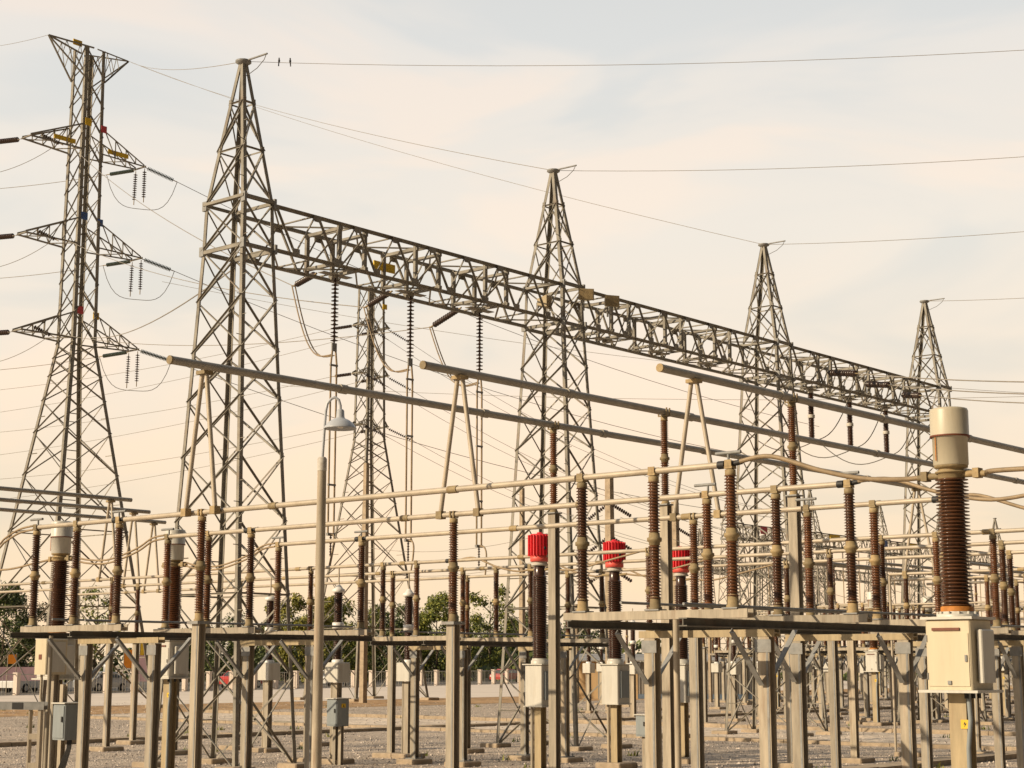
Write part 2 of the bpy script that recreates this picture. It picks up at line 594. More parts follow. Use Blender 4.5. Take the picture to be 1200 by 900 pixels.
for i in range(70):
    Y = 30 + 50 * rn.random()
    c = Vector((rn.uniform(-0.34, 0.34) * Y, Y, 0))
    for k in range(14):
        a = rn.uniform(0, 6.28)
        h = rn.uniform(0.04, 0.16)
        b = c + Vector((rn.gauss(0, 0.08), rn.gauss(0, 0.08), 0))
        d = Vector((math.cos(a), math.sin(a), 0))
        w = Vector((-d.y, d.x, 0)) * 0.018
        mb.add([b - w, b + w, b + d * h * 0.7 + Vector((0, 0, h))], [(0, 1, 2)])
o = mb.build('weeds', 'leaf')
tag(o, 'small scattered weed tufts growing through the gravel', 'weeds', None, 'stuff')

# ------------------------------------------------------------------ boundary wall with fence posts, shed
FA, FB = at(-60, 815.2, 104), at(760, 796.5, 205)
FA.z = FB.z = 0
fd_ = (FB - FA)
FL_ = fd_.length
fd_.normalize()
mb = MB()
mb.add([S(-60, -42, 0.008), S(140, -42, 0.008), FB + fd_ * 60 + Vector((0, 0, 0.008)), FA - fd_ * 40 + Vector((0, 0, 0.008))], [(0, 1, 2, 3)])
structure(mb.build('road', 'apron'))
wl = thing('roadside_fence', 'long mesh fence on pale square posts beyond the concrete road', 'fence', FA, None, math.atan2(fd_.y, fd_.x))
n_ = int(FL_ / 2.9)
for i in range(n_):
    x = i * 2.9
    mb = MB().box(x - 0.16, x + 0.16, -0.16, 0.16, 0, 1.38)
    mb.box(x - 0.2, x + 0.2, -0.2, 0.2, 1.38, 1.45)
    mb.build('post', 'whitewall', wl)
mb = MB()
for z in (0.12, 1.32):
    mb.tube([(0, 0, z), (FL_ - 2.9, 0, z)], 0.03, 6)
for i in range(int(FL_ / 0.3) - 10):
    x = i * 0.3
    mb.tube([(x, 0, 0.05), (x, 0, 1.32)], 0.008 if i % 5 else 0.02, 4)
mb.build('mesh_panel', 'pale_fitting', wl)
mb = MB()
mb.add([FA - fd_ * 40 + Vector((-30, 55, 0.004)), FA - fd_ * 40 + Vector((0, 0, 0.004)), FB + fd_ * 60 + Vector((0, 0, 0.004)), FB + fd_ * 60 + Vector((-40, 70, 0.004))], [(0, 1, 2, 3)])
structure(mb.build('verge', 'asphalt'))


def beyond(px, back):
    """point a given distance beyond the fence, seen at a picture column"""
    t = (px - 600) / (F / CP)
    nrm = Vector((-fd_.y, fd_.x, 0))
    a = FA + nrm * back
    k = (t * a.y - a.x) / (fd_.x - t * fd_.y)
    return a + fd_ * k


# tan and grey store building behind the red topped transformers
B0 = S(58, -31)
bd = thing('store_building', 'low tan and grey store building with blue base behind the red capped transformers', 'building', at(780, 818, 98) * 1.0, None)
bd.location.z = 0
bd.rotation_euler = (0, 0, R(-6))
bd.scale = (1, 1, 0.84)
mb = MB().box(-5.6, -1.6, 0, 5, 0.0, 2.55)
mb.build('wall', 'tan', bd)
mb = MB()
mb.box(-1.58, 5.6, 0.05, 5, 0.32, 2.5)
for i in range(36):
    x = -1.55 + i * 0.2
    mb.box(x, x + 0.09, 0.0, 0.06, 0.32, 2.5)
mb.build('corrugated_wall', 'sheet', bd)
MB().box(-1.58, 5.62, -0.03, 5.02, 0.0, 0.318).build('base', 'bluebase', bd)
mb = MB()
mb.add([(-5.9, -0.5, 2.56), (5.9, -0.5, 2.52), (5.9, 5.4, 3.0), (-5.9, 5.4, 3.04), (-5.9, -0.5, 2.64), (5.9, -0.5, 2.6), (5.9, 5.4, 3.08), (-5.9, 5.4, 3.12)],
       [(0, 3, 2, 1), (4, 5, 6, 7), (0, 1, 5, 4), (1, 2, 6, 5), (2, 3, 7, 6), (3, 0, 4, 7)])
mb.build('roof', 'sheet', bd)
dr = MB().box(-3.9, -3.0, -0.04, -0.003, 0.0, 2.05).build('door', 'cabinet', bd)
MB().box(-3.12, -3.06, -0.09, -0.043, 0.95, 1.1).build('handle', 'black', dr)


# ------------------------------------------------------------------ lattice gantry towers and beams
ZB0, ZB1, ZTOP = 10.40, 11.37, 14.43


def lerp(a, b, t):
    return a + (b - a) * t


def lattice(mb, levels, half, w, horiz=True, sub=True):
    """X bracing on the four faces between levels; half(z)->(hx,hy)"""
    for i in range(len(levels) - 1):
        z0, z1 = levels[i], levels[i + 1]
        a0, b0 = half(z0)
        a1, b1 = half(z1)
        c0 = [Vector((sx * a0, sy * b0, z0)) for sx, sy in ((-1, -1), (1, -1), (1, 1), (-1, 1))]
        c1 = [Vector((sx * a1, sy * b1, z1)) for sx, sy in ((-1, -1), (1, -1), (1, 1), (-1, 1))]
        for k in range(4):
            j = (k + 1) % 4
            nrm = (c0[k] + c0[j]) / 2
            nrm.z = 0
            nrm.normalize()
            off = nrm * (w * 0.5)
            mb.angle(c0[k] + off, c1[j] + off, w, up=nrm)
            mb.angle(c0[j] - off, c1[k] - off, w, up=nrm, flip=-1)
            if sub and (z1 - z0) > 1.3:
                # short redundant member from the leg to the crossing
                m = (c0[k] + c1[k]) / 2
                x = (c0[k] + c0[j] + c1[k] + c1[j]) / 4
                mb.angle(m, lerp(m, x, 0.5), w * 0.7, up=nrm)
            if horiz is True or (horiz and i in horiz):
                mb.angle(c1[k], c1[j], w, up=nrm)


def legs(root, levels, half, w, mat):
    for sx, sy in ((-1, -1), (1, -1), (1, 1), (-1, 1)):
        mb = MB()
        for i in range(len(levels) - 1):
            a0, b0 = half(levels[i])
            a1, b1 = half(levels[i + 1])
            A = Vector((sx * a0, sy * b0, levels[i]))
            B = Vector((sx * a1, sy * b1, levels[i + 1]))
            t = w * 0.14
            for (dx, dy) in ((1, 0), (0, 1)):
                # two plates of the angle, pointing inwards
                ex = Vector((-sx * w * dx, -sy * w * dy, 0))
                th = Vector((-sx * t * dy, -sy * t * dx, 0))
                vs = [A, A + ex, A + ex + th, A + th, B, B + ex, B + ex + th, B + th]
                mb.add(vs, [(0, 1, 2, 3), (7, 6, 5, 4), (0, 4, 5, 1), (1, 5, 6, 2), (2, 6, 7, 3), (3, 7, 4, 0)])
        mb.build('leg', mat, root)


def gt_half(z):
    pts = [(0.0, (1.26, 0.78)), (ZB0, (0.64, 0.42)), (ZB1, (0.61, 0.40)), (ZTOP, (0.07, 0.07))]
    for (za, ha), (zb, hb) in zip(pts, pts[1:]):
        if z <= zb:
            t = (z - za) / (zb - za)
            return (lerp(ha[0], hb[0], t), lerp(ha[1], hb[1], t))
    return pts[-1][1]


def gantry_tower(label, loc, group):
    r = thing('gantry_tower', label, 'tower', loc, group)
    lv = [0.0, 1.75, 3.35, 4.8, 6.1, 7.25, 8.25, 9.32, ZB0, ZB1, 12.52, 13.56, ZTOP]
    legs(r, lv, gt_half, 0.085, 'tower')
    mb = MB()
    lattice(mb, lv[:9], gt_half, 0.037, horiz=(1, 7))
    lattice(mb, lv[8:12], gt_half, 0.035, horiz=True)
    for i in range(26):
        z = 2.6 + i * 0.42
        ha, hb = gt_half(min(z, 13.9))
        mb.tube([(ha - 0.02, -hb + 0.02, z), (ha + (0.13 if i % 2 else 0.0), -hb - (0.0 if i % 2 else 0.13), z)], 0.009, 5)
    for z in lv[1:8] + lv[10:12]:
        ha, hb = gt_half(z)
        for sx in (-1, 1):
            for sy in (-1, 1):
                mb.box(sx * ha - 0.08 * (sx > 0), sx * ha + 0.08 * (sx < 0), sy * (hb + 0.004) - 0.004, sy * (hb + 0.004) + 0.004, z - 0.09, z + 0.09)
                mb.box(sx * (ha + 0.004) - 0.004, sx * (ha + 0.004) + 0.004, sy * hb - 0.08 * (sy > 0), sy * hb + 0.08 * (sy < 0), z - 0.09, z + 0.09)
    # ring under the beam
    a, b = gt_half(ZB0)
    for k, (p, q) in enumerate((((-a, -b), (a, -b)), ((a, -b), (a, b)), ((a, b), (-a, b)), ((-a, b), (-a, -b)))):
        mb.bar((*p, ZB0 - 0.03), (*q, ZB0 - 0.03), 0.05, 0.07)
        mb.bar((*p, ZB1 + 0.03), (*q, ZB1 + 0.03), 0.05, 0.06)
    mb.build('bracing', 'tower', r)
    for sx in (-1, 1):
        for sy in (-1, 1):
            for z in (ZB0, ZB1):
                ha, hb = gt_half(z)
                MB().box(sx * ha - 0.065, sx * ha + 0.065, sy * hb - 0.03, sy * hb + 0.03, z - 0.10, z + 0.10).build('gusset_plate', 'plate', r)
    mb = MB()
    mb.lathe([(0.03, 14.40), (0.10, 14.43), (0.17, 14.47), (0.17, 14.51), (0.08, 14.53)], 12)
    mb.build('peak_cap', 'plate', r)
    ha, hb = gt_half(0)
    for sx in (-1, 1):
        for sy in (-1, 1):
            MB().bbox(sx * ha - 0.28, sx * ha + 0.28, sy * hb - 0.28, sy * hb + 0.28, 0, 0.1, 0.02).build('footing', 'concrete', r)
    return r


GU = [0, 10.33, 20.4, 30.87]
GL = ['nearest gantry tower, left end of the long truss beam', 'second gantry tower from the left with floodlights at the beam',
      'third gantry tower from the left under the long truss beam', 'farthest gantry tower of the main row, right end of the beam']
gts = []
for i, (u, l) in enumerate(zip(GU, GL)):
    if i == 0:
        gt0 = gantry_tower(l, S(u, 0), 'lattice gantry towers of the main row')
    else:
        dup(gt0, S(u, 0), l)


def gantry_beam(label, loc, group, y0, y1, frames):
    r = thing('gantry_beam', label, 'truss beam', loc, group)
    hx = 0.58
    zs = (ZB0 + 0.02, ZB1 - 0.02)
    for sx in (-1, 1):
        for z in zs:
            up = Vector((sx, 0, 0))
            MB().angle((sx * hx, y0, z), (sx * hx, y1, z), 0.07, up=up).build('chord', 'tower', r)
    mb = MB()
    n = 8
    w = 0.042
    for sx in (-1, 1):
        nr = Vector((sx, 0, 0))
        for i in range(n):
            a, b = lerp(y0, y1, i / n), lerp(y0, y1, (i + 1) / n)
            m = (a + b) / 2
            mb.angle((sx * (hx + 0.03), a + 0.04, zs[0] if i % 1 else zs[1]), (sx * (hx + 0.03), m, zs[0]), w, up=nr)
            mb.angle((sx * (hx + 0.03), m, zs[0]), (sx * (hx + 0.03), b - 0.04, zs[1]), w, up=nr)
    for sx in (-1, 1):
        x = sx * (hx + 0.056)
        for i in range(n):
            a, b = lerp(y0, y1, i / n), lerp(y0, y1, (i + 1) / n)
            for yy, z in (((a + b) / 2, zs[0] + 0.05), (a, zs[1] - 0.05)):
                mb.box(min(x, x + sx * 0.008), max(x, x + sx * 0.008), yy - 0.1, yy + 0.1, z - 0.07, z + 0.07)
    for z in zs:
        for i in range(n):
            a, b = lerp(y0, y1, i / n), lerp(y0, y1, (i + 1) / n)
            s = 1 if i % 2 else -1
            mb.angle((-hx * s, a, z), (hx * s, b, z), w * 0.9, up=Vector((0, 0, 1)))
            mb.angle((-hx, a, z + 0.03), (hx, a, z + 0.03), w * 0.9, up=Vector((0, 0, 1)))
    mb.build('lacing', 'tower', r)
    for f in frames:
        mb = MB()
        for dy in (-0.38, 0.38):
            for sx in (-1, 1):
                mb.bar((sx * (hx - 0.07), f + dy, zs[0]), (sx * (hx - 0.07), f + dy, zs[1]), 0.07, 0.09)
            mb.bar((-hx, f + dy, zs[0] + 0.09), (hx, f + dy, zs[0] + 0.09), 0.09, 0.07)
            mb.bar((-hx, f + dy, zs[1] - 0.08), (hx, f + dy, zs[1] - 0.08), 0.07)
            mb.angle((-hx + 0.07, f + dy, zs[0] + 0.1), (hx - 0.07, f + dy, zs[1] - 0.1), 0.05)
        mb.box(-0.1, 0.1, f - 0.42, f + 0.42, zs[0] - 0.045, zs[0] - 0.03)
        mb.box(-0.05, 0.05, f - 0.05, f + 0.05, zs[0] - 0.11, zs[0] - 0.045)
        mb.build('hanger_frame', 'tower', r)
    return r


gantry_beam('left span of the grey truss beam, from nearest tower to floodlit tower', S(0, 0), 'spans of the main truss beam', 0.43, 9.90, (2.75, 5.12, 7.5))
gantry_beam('middle span of the grey truss beam, right of the floodlit tower', S(10.33, 0), 'spans of the main truss beam', 0.43, 9.64, (2.1, 4.5, 6.9))
gantry_beam('right span of the grey truss beam, carrying three hanging brown rods', S(20.4, 0), 'spans of the main truss beam', 0.43, 10.04, (2.5, 4.9, 7.3))

# second gantry far behind on the right
FO = at(955, 778, 121)
FO.z = 0
FL = [None, 'leftmost far gantry tower, seen between two right hand insulators', 'second far gantry tower, left of the large cream capped transformer',
      'third far gantry tower, hidden behind the large brown insulator', 'rightmost far gantry tower, right of the large brown insulator']
for i in range(0, 5):
    q = FO + g2 * 10.4 * (i - 1)
    if i:
        dup(gt0, q, FL[i], 'distant gantry towers')
    else:
        dup(gt0, q, 'far gantry tower just behind the third tower of the main row', 'distant gantry towers')
for i in range(0, 4):
    q = FO + g2 * 10.4 * (i - 1)
    nm = ['first', 'second', 'third', 'fourth'][i]
    gantry_beam('%s span from the left of the distant truss beam on the far gantry' % nm, q, 'spans of the distant truss beam', 0.43, 9.97, (2.1, 4.5, 6.9))
# a further gantry, half hidden in the far switchyard
FO2 = FO + g2 * 24 - p2 * 26
for i in range(3):
    q = FO2 + g2 * 11 * i
    dup(gt0, q, ['left', 'middle', 'right'][i] + ' tower of the farthest gantry in the distant switchyard', 'towers of the farthest gantry')
for i in range(2):
    gantry_beam(['left', 'right'][i] + ' span of the farthest truss beam in the distant switchyard', FO2 + g2 * 11 * i, 'spans of the farthest beam', 0.43, 10.57, (3, 7))


# ------------------------------------------------------------------ porcelain
def sheds(z0, z1, n, rc, rs):
    prof = [(rc, z0)]
    h = (z1 - z0) / n
    for i in range(n):
        z = z0 + i * h
        prof += [(rc, z + h * 0.25), (rs, z + h * 0.38), (rs, z + h * 0.50), (rc * 1.06, z + h * 0.82)]
    prof.append((rc, z1))
    return prof


# two unit post insulator 1.42 high, base at 0
PI_P = MB().lathe(sheds(0.10, 0.66, 17, 0.046, 0.068) + sheds(0.785, 1.33, 17, 0.044, 0.065), 16).mesh('insulator', 'porcelain')
PI_B = MB().lathe([(0.070, 0.0), (0.070, 0.022), (0.058, 0.027), (0.056, 0.125), (0.048, 0.13)], 16).mesh('base_flange', 'fitting')
PI_M = MB().lathe([(0.048, 0.655), (0.058, 0.66), (0.060, 0.69), (0.078, 0.70), (0.078, 0.735), (0.060, 0.742), (0.056, 0.785), (0.046, 0.79)], 16).mesh('middle_flange', 'fitting')
PI_C = MB().lathe([(0.046, 1.305), (0.056, 1.31), (0.056, 1.375), (0.03, 1.38)], 16).mesh('cap', 'fitting')


def add_insulator(parent, x, y, z):
    a = link('insulator', PI_P, parent, (x, y, z))
    link('base_flange', PI_B, a)
    link('middle_flange', PI_M, a)
    link('cap', PI_C, a)
    return a


ZI = 2.555      # foot of the disconnector insulators
ZC = ZI + 1.3835  # top of the insulator cap
ZT = ZC + 0.047      # bus tube axis


def disconnector(label, u, v, s, group, horn=(1,)):
    r = thing('disconnector', label, 'disconnector', S(u, v), group)
    MB().chan_x(-s - 0.22, s + 0.20, 0, 2.45, 2.539, 0.12).build('base_channel', 'steel', r)
    for i in (-1, 0, 1):
        add_insulator(r, i * s, 0, ZI)
        MB().box(i * s - 0.09, i * s + 0.09, -0.075, 0.075, 2.540, 2.555).build('pedestal', 'plate', r)
    MB().tube([(-s - 0.05, 0, ZT), (s - 0.12, 0, ZT)], 0.034, 10).build('blade', 'tube', r)
    for i in (-1, 0, 1):
        mb = MB()
        mb.box(i * s - 0.045, i * s + 0.045, -0.045, 0.045, ZC, ZC + 0.025)
        mb.box(i * s - 0.04, i * s + 0.04, 0.036, 0.048, ZC + 0.025, ZC + 0.09)
        mb.box(i * s - 0.04, i * s + 0.04, -0.048, -0.036, ZC + 0.025, ZC + 0.09)
        mb.build('clamp', 'fitting', r)
    mb = MB().tube([(s - 0.13, 0, ZT), (s + 0.02, 0, ZT), (s + 0.13, 0.02, ZT + 0.02)], 0.028, 8)
    mb.lathe([(0.042, -0.04), (0.042, 0.04)], 10, (s - 0.10, 0, ZT), Matrix.Rotation(math.pi / 2, 3, 'Y'))
    mb.build('contact', 'black', r)
    for k in horn:
        mb = MB().tube([(k * s - 0.02 * k, 0, ZC + 0.08), (k * s - 0.02 * k, 0, ZC + 0.15)], 0.014, 8)
        mb.tube([(k * s - 0.17, 0, ZC + 0.165), (k * s + 0.13, 0, ZC + 0.165)], 0.018, 8)
        mb.build('arc_horn', 'plate', r)
    return r


VR, VL_, SR, SL_ = 15.88, 5.72, 0.95, 1.0
for n, (u, nm) in enumerate(((L1, 'front'), (L2, 'middle'), (L3, 'rear'))):
    disconnector('%s phase of the three pole disconnector on the near right steel platform' % nm, u, VR, SR, 'disconnector phases on the near right platform',
                 ((1,), (-1, 1), (-1,))[n])
    disconnector('%s phase of the three pole disconnector on the near left steel platform' % nm, u, VL_, SL_, 'disconnector phases on the near left platform',
                 ((-1, 1), (-1,), (-1, 1))[n])
for n, (u, nm) in enumerate(((M1, 'front'), (M2, 'middle'), (M3, 'rear'))):
    disconnector('%s phase of the disconnector on the smaller platform in the picture centre' % nm, u, 2.98, 0.94, 'disconnector phases on the central platform', ())
    disconnector('%s phase of the far right disconnector behind the large cream transformer' % nm, u, 14.15, 0.94, 'disconnector phases on the far right platform', ())


bus_tube_later = []


def platform(label, u0, u1, v, cols, group, half=0.72, frames=(), conduits=()):
    """steel platform: columns [(u, v)], long beams along g, cross beams along p"""
    r = thing('steel_platform', label, 'platform', S(0, v), group)
    for sx in (-1, 1):
        MB().ibeam_y(u0, u1, sx * half, 2.362, 2.447, 0.10).build('long_beam', 'shadebeam', r)
    for (fu, va, vb) in frames:
        MB().chan_x(va - 0.14, vb + 0.14, fu, 2.282, 2.359, 0.12).build('cross_beam', 'post', r)
    for (cu, cx) in cols:
        MB().hcol(cx, cu, 0.12, 2.279).build('column', 'steel', r)
        MB().bbox(cx - 0.27, cx + 0.27, cu - 0.27, cu + 0.27, 0, 0.1, 0.02).build('footing', 'concrete', r)
        bp = MB().box(cx - 0.15, cx + 0.15, cu - 0.13, cu + 0.13, 0.101, 0.119).build('base_plate', 'plate', r)
        for bx_ in (-0.115, 0.115):
            for by_ in (-0.1, 0.1):
                MB().lathe([(0.016, 0.12), (0.016, 0.15), (0.009, 0.152), (0.009, 0.18)], 6, (cx + bx_, cu + by_, 0)).build('anchor_bolt', 'plate', bp)
        MB().box(cx + 0.035, cx + 0.06, cu - 0.061, cu - 0.0575, 0.12, 2.2).build('earth_strap', 'plate', r)
        MB().box(cx - 0.1, cx + 0.1, cu - 0.064, cu - 0.0575, 2.12, 2.255).build('splice_plate', 'plate', r)
        for d in (-1, 1):
            MB().angle((cx, cu + d * 0.08, 1.80), (cx, cu + d * 0.62, 2.34), 0.065, up=Vector((1, 0, 0))).build('brace', 'plate', r)
    for dx, z in ((-half + 0.35, 2.63), (half - 0.30, 2.60)):
        MB().tube([(dx, u0 + 0.45, z), (dx, u1 - 0.15, z)], 0.016, 6).build('linkage_rod', 'plate', r)
    for (cu, cx, rad, ztop) in conduits:
        MB().tube([(cx, cu, 0), (cx, cu, ztop)], rad, 8).build('conduit', 'steel', r)
    return r


platform('near right steel platform with H section columns and yellow cross beams', -8.15, -2.0, VR,
         [(-6.5, -0.84), (-6.5, 0.63), (-3.4, -0.84), (-3.4, 0.63)], 'steel switch platforms',
         frames=((-6.5, -0.84, 0.63), (-3.4, -0.84, 0.63)), conduits=((-6.72, -0.36, 0.035, 2.56),))
platform('near left steel platform beside the street lamp', -8.15, -2.35, VL_,
         [(-7.4, 0.07), (-7.4, 1.63), (-4.4, 0.07), (-4.4, 1.53)], 'steel switch platforms',
         frames=((-7.4, 0.07, 1.63), (-4.4, 0.07, 1.53)), conduits=((-7.6, -0.52, 0.03, 2.4),))
platform('smaller steel platform in the picture centre, seen behind the red caps', 1.75, 7.65, 2.98,
         [(3.3, -0.98), (3.3, 0.35), (5.8, -0.15), (5.8, 0.95)], 'steel switch platforms',
         frames=((3.3, -0.98, 0.35), (5.8, -0.15, 0.95)))
platform('partly hidden steel platform at the right edge behind the cream transformer', 1.75, 7.65, 14.15,
         [(3.3, -0.8), (3.3, 0.8), (6.0, -0.8), (6.0, 0.8)], 'steel switch platforms',
         frames=((3.3, -0.8, 0.8), (6.0, -0.8, 0.8)))


for n, (u, nm) in enumerate(((12.4, 'front'), (14.8, 'middle'), (17.2, 'rear'))):
    disconnector('%s phase of the third row disconnector seen past the cream transformer' % nm, u, 10.5 - 0.35 * n, 0.94, 'disconnector phases of the third row', ())
    if n:
        bus_tube_later.append((u, nm))
platform('third row steel platform behind the large cream transformer', 11.85, 17.75, 10.2,
         [(13.5, -0.8), (13.5, 0.8), (16.1, -0.8), (16.1, 0.8)], 'steel switch platforms',
         frames=((13.5, -0.8, 0.8), (16.1, -0.8, 0.8)))


def support_post(label, u, v, group, pedestal='steel'):
    r = thing('support_post', label, 'insulator post', S(u, v), group)
    MB().hcol(0, 0, 0.1, 2.515).build('column', pedestal, r)
    MB().box(0.03, 0.052, -0.061, -0.0575, 0.12, 2.5).build('earth_strap', 'plate', r)
    MB().box(-0.11, 0.11, -0.11, 0.11, 2.516, 2.555).build('cap_plate', 'plate', r)
    MB().bbox(-0.3, 0.3, -0.3, 0.3, 0, 0.1, 0.02).build('footing', 'concrete', r)
    add_insulator(r, 0, 0, ZI)
    mb = MB()
    for x in (-0.03, 0.03):
        mb.box(x - 0.012, x + 0.012, -0.05, 0.05, ZC, ZC + 0.09)
    mb.build('clamp', 'fitting', r)
    return r


sp0 = support_post('free standing H column with brown insulator left of the street lamp', L1, 8.52, 'single insulator posts')
for lab, u, v in (('free standing H column with brown insulator under the middle A frame', L2, 10.85),
                  ('free standing H column with brown insulator right of the red caps', L3, 13.15),
                  ('brown insulator post under the second hanging string, central row', M2, -0.05),
                  ('brown insulator post under the third hanging string, central row', M3, 0.0),
                  ('brown insulator post hidden behind the street lamp pole', M1, -0.1),
                  ('brown insulator post just right of the middle red cap', M1, 8.65),
                  ('brown insulator post behind the right platform, left of the rightmost bus pipe post', M3, 8.55),
                  ('brown insulator post behind the right platform, right of the rightmost bus pipe post', M2, 10.9),
                  ('brown insulator post under the far A frame left of the cream transformer', N1, 8.40),
                  ('brown insulator post farthest left under the left A frames', M1, -7.0),
                  ('brown insulator post under the second of the left A frames', M2, -9.2),
                  ('brown insulator post behind the left platform, just left of the second white capped transformer', M1, -4.5),
                  ('brown insulator post beside the nearest gantry tower, left side', M2, -5.2),
                  ('brown insulator post between the legs of the nearest gantry tower', M3, -5.0)):
    dup(sp0, S(u, v), lab)

# plain stub column
r = thing('steel_column', 'plain H section column with a cap plate under the right platform', 'column', S(9.5, 8.6))
MB().hcol(0, 0, 0.1, 2.6).build('shaft', 'steel', r)
MB().box(-0.1, 0.1, -0.1, 0.1, 2.601, 2.62).build('cap_plate', 'plate', r)
MB().bbox(-0.3, 0.3, -0.3, 0.3, 0, 0.1, 0.02).build('footing', 'concrete', r)

# ------------------------------------------------------------------ bus tubes and pipes


def bus_tube(name, label, pts, rad, mat, group, n=12, cat='bus tube', segs=True):
    o = thing(name, label, cat, pts[0], group, 0)
    q = [Vector(x) - Vector(pts[0]) for x in pts]
    MB().tube(q, rad, n).build('tube', mat, o)
    L = (q[-1] - q[0]).length
    d = (q[-1] - q[0]).normalized()
    rot = d.to_track_quat('Z', 'X').to_matrix()
    k = 1
    while k * 3.1 < L - 1 and segs:
        MB().lathe([(rad * 1.25, -0.07), (rad * 1.25, 0.07)], 12, d * (k * 3.1), rot).build('joint_sleeve', 'fitting' if mat == 'tube' else mat, o)
        k += 1
    return o


for u, nm in ((L1, 'uppermost'), (L2, 'middle'), (L3, 'lowest')):
    bus_tube('bus_tube', '%s of the three thin tan tubes joining the near left and right platforms' % nm,
             [S(u, 6.84, ZT), S(u, 14.85, ZT)], 0.036, 'tube', 'thin tubes between the near platforms')
for u, nm in ((M1, 'upper'), (M2, 'middle'), (M3, 'lower')):
    bus_tube('bus_tube', '%s of the long thin tubes crossing the second switch row' % nm,
             [S(u, -16, ZT), S(u, 19, ZT)], 0.034, 'tube', 'long thin tubes of the second row')
bus_tube('bus_tube', 'short tan tube with a down pipe left of the cream transformer, third row', [S(N1, 8.0, ZT), S(N1, 22, ZT)], 0.034, 'tube', None)
for u, nm in bus_tube_later:
    bus_tube('bus_tube', '%s thin tube of the third row, right of the picture centre' % nm, [S(u, 6.5, ZT), S(u, 22, ZT)], 0.034, 'tube', 'thin tubes of the third row')
r = thing('down_pipe', 'thin vertical tan pipe at the end of the third row tube', 'pipe', S(N1, 8.0))
MB().tube([(0, 0, 0.02), (0, 0, ZT - 0.037)], 0.03, 8).build('shaft', 'tube', r)

ZP = 5.92
PIPES = [(8.7, L1 - 0.75, 12.9, 'longest'), (10.95, L2 - 0.72, 16.5, 'middle'), (13.22, L3 - 0.82, 20.0, 'rightmost')]
for v, ua, ub, nm in PIPES:
    o = bus_tube('bus_pipe', '%s of three thick grey overhead pipes sloping right above the near row' % nm,
                 [S(ua, v, ZP), S(ub, v, ZP)], 0.056, 'pipe', 'thick overhead bus pipes', 16, 'bus pipe')
    d = Vector(g2)
    mb = MB().lathe([(0.05, -0.012), (0.059, -0.01), (0.059, 0.02)], 16, (0, 0, 0), (-g2).to_track_quat('Z', 'X').to_matrix())
    mb.build('end_cap', 'fitting', o)
for v, ub, nm in ((-7.2, 2.9, 'nearest'), (-9.5, 5.2, 'middle'), (-11.8, 7.5, 'farthest')):
    bus_tube('bus_pipe', '%s of three grey pipes ending in front of the left lattice tower' % nm, [S(-14, v, ZP), S(ub, v, ZP)], 0.05, 'pipe', 'grey pipes at the left edge', 12, 'bus pipe', False)


def pipe_post(label, u, v, group):
    r = thing('pipe_post', label, 'insulator post', S(u, v), group)
    MB().hcol(0, 0, 0.1, 4.441, 0.15, 0.12).build('column', 'steel', r)
    MB().box(-0.1, 0.1, -0.1, 0.1, 4.442, 4.462).build('cap_plate', 'plate', r)
    MB().bbox(-0.3, 0.3, -0.3, 0.3, 0, 0.1, 0.02).build('footing', 'concrete', r)
    add_insulator(r, 0, 0, 4.462)
    mb = MB()
    for y in (-0.04, 0.04):
        mb.box(-0.085, 0.085, y - 0.012, y + 0.012, 5.842, 5.86)
        mb.box(-0.085, -0.07, y - 0.012, y + 0.012, 5.86, 5.98)
        mb.box(0.07, 0.085, y - 0.012, y + 0.012, 5.86, 5.98)
    mb.build('clamp', 'fitting', r)
    return r


pp = pipe_post('tall insulator post under the longest pipe, in front of the left red cap', -0.42, 8.7, 'posts under the overhead pipes')
dup(pp, S(-0.42, 10.95), 'tall insulator post under the middle overhead pipe, between second and third red caps')
dup(pp, S(-0.35, 13.22), 'tall insulator post under the rightmost overhead pipe, on the right')


def a_frame(label, u, v, zt, zb, dx, group):
    r = thing('a_frame', label, 'A-frame', S(u, v, zb), group)
    for s in (-1, 1):
        MB().tube([(s * 0.045, 0, zt - zb - 0.03), (s * dx, 0, 0.04)], 0.032, 8).build('leg', 'tube', r)
        MB().box(s * dx - 0.05, s * dx + 0.05, -0.05, 0.05, -0.05, 0.055).build('foot_clamp', 'fitting', r)
    MB().box(-0.09, 0.09, -0.075, 0.075, zt - zb - 0.04, zt - zb + 0.01).build('head_clamp', 'fitting', r)
    return r


a_frame('tan A frame from the longest pipe down to its tube, before the nearest tower', L1 - 0.1, 8.6, ZP - 0.06, ZT, 0.30, 'A frames linking pipes and tubes')
a_frame('tan A frame standing on the tube at the picture centre', L2, 10.95, ZP - 0.06, ZT, 0.34, 'A frames linking pipes and tubes')
a_frame('tan A frame under the rightmost overhead pipe above the near right platform', L3, 13.2, ZP - 0.06, ZT, 0.36, 'A frames linking pipes and tubes')
a_frame('tan A frame left of the cream transformer at the far end of the longest pipe', N1, 8.75, ZP - 0.06, ZT, 0.36, 'A frames linking pipes and tubes')
for v, u, nm in ((-7.2, M1, 'nearest'), (-9.5, M2, 'middle'), (-11.8, M3, 'farthest')):
    a_frame('%s of three small A frames in front of the left lattice tower' % nm, u, v, ZP - 0.06, ZT, 0.33, 'A frames at the left edge')


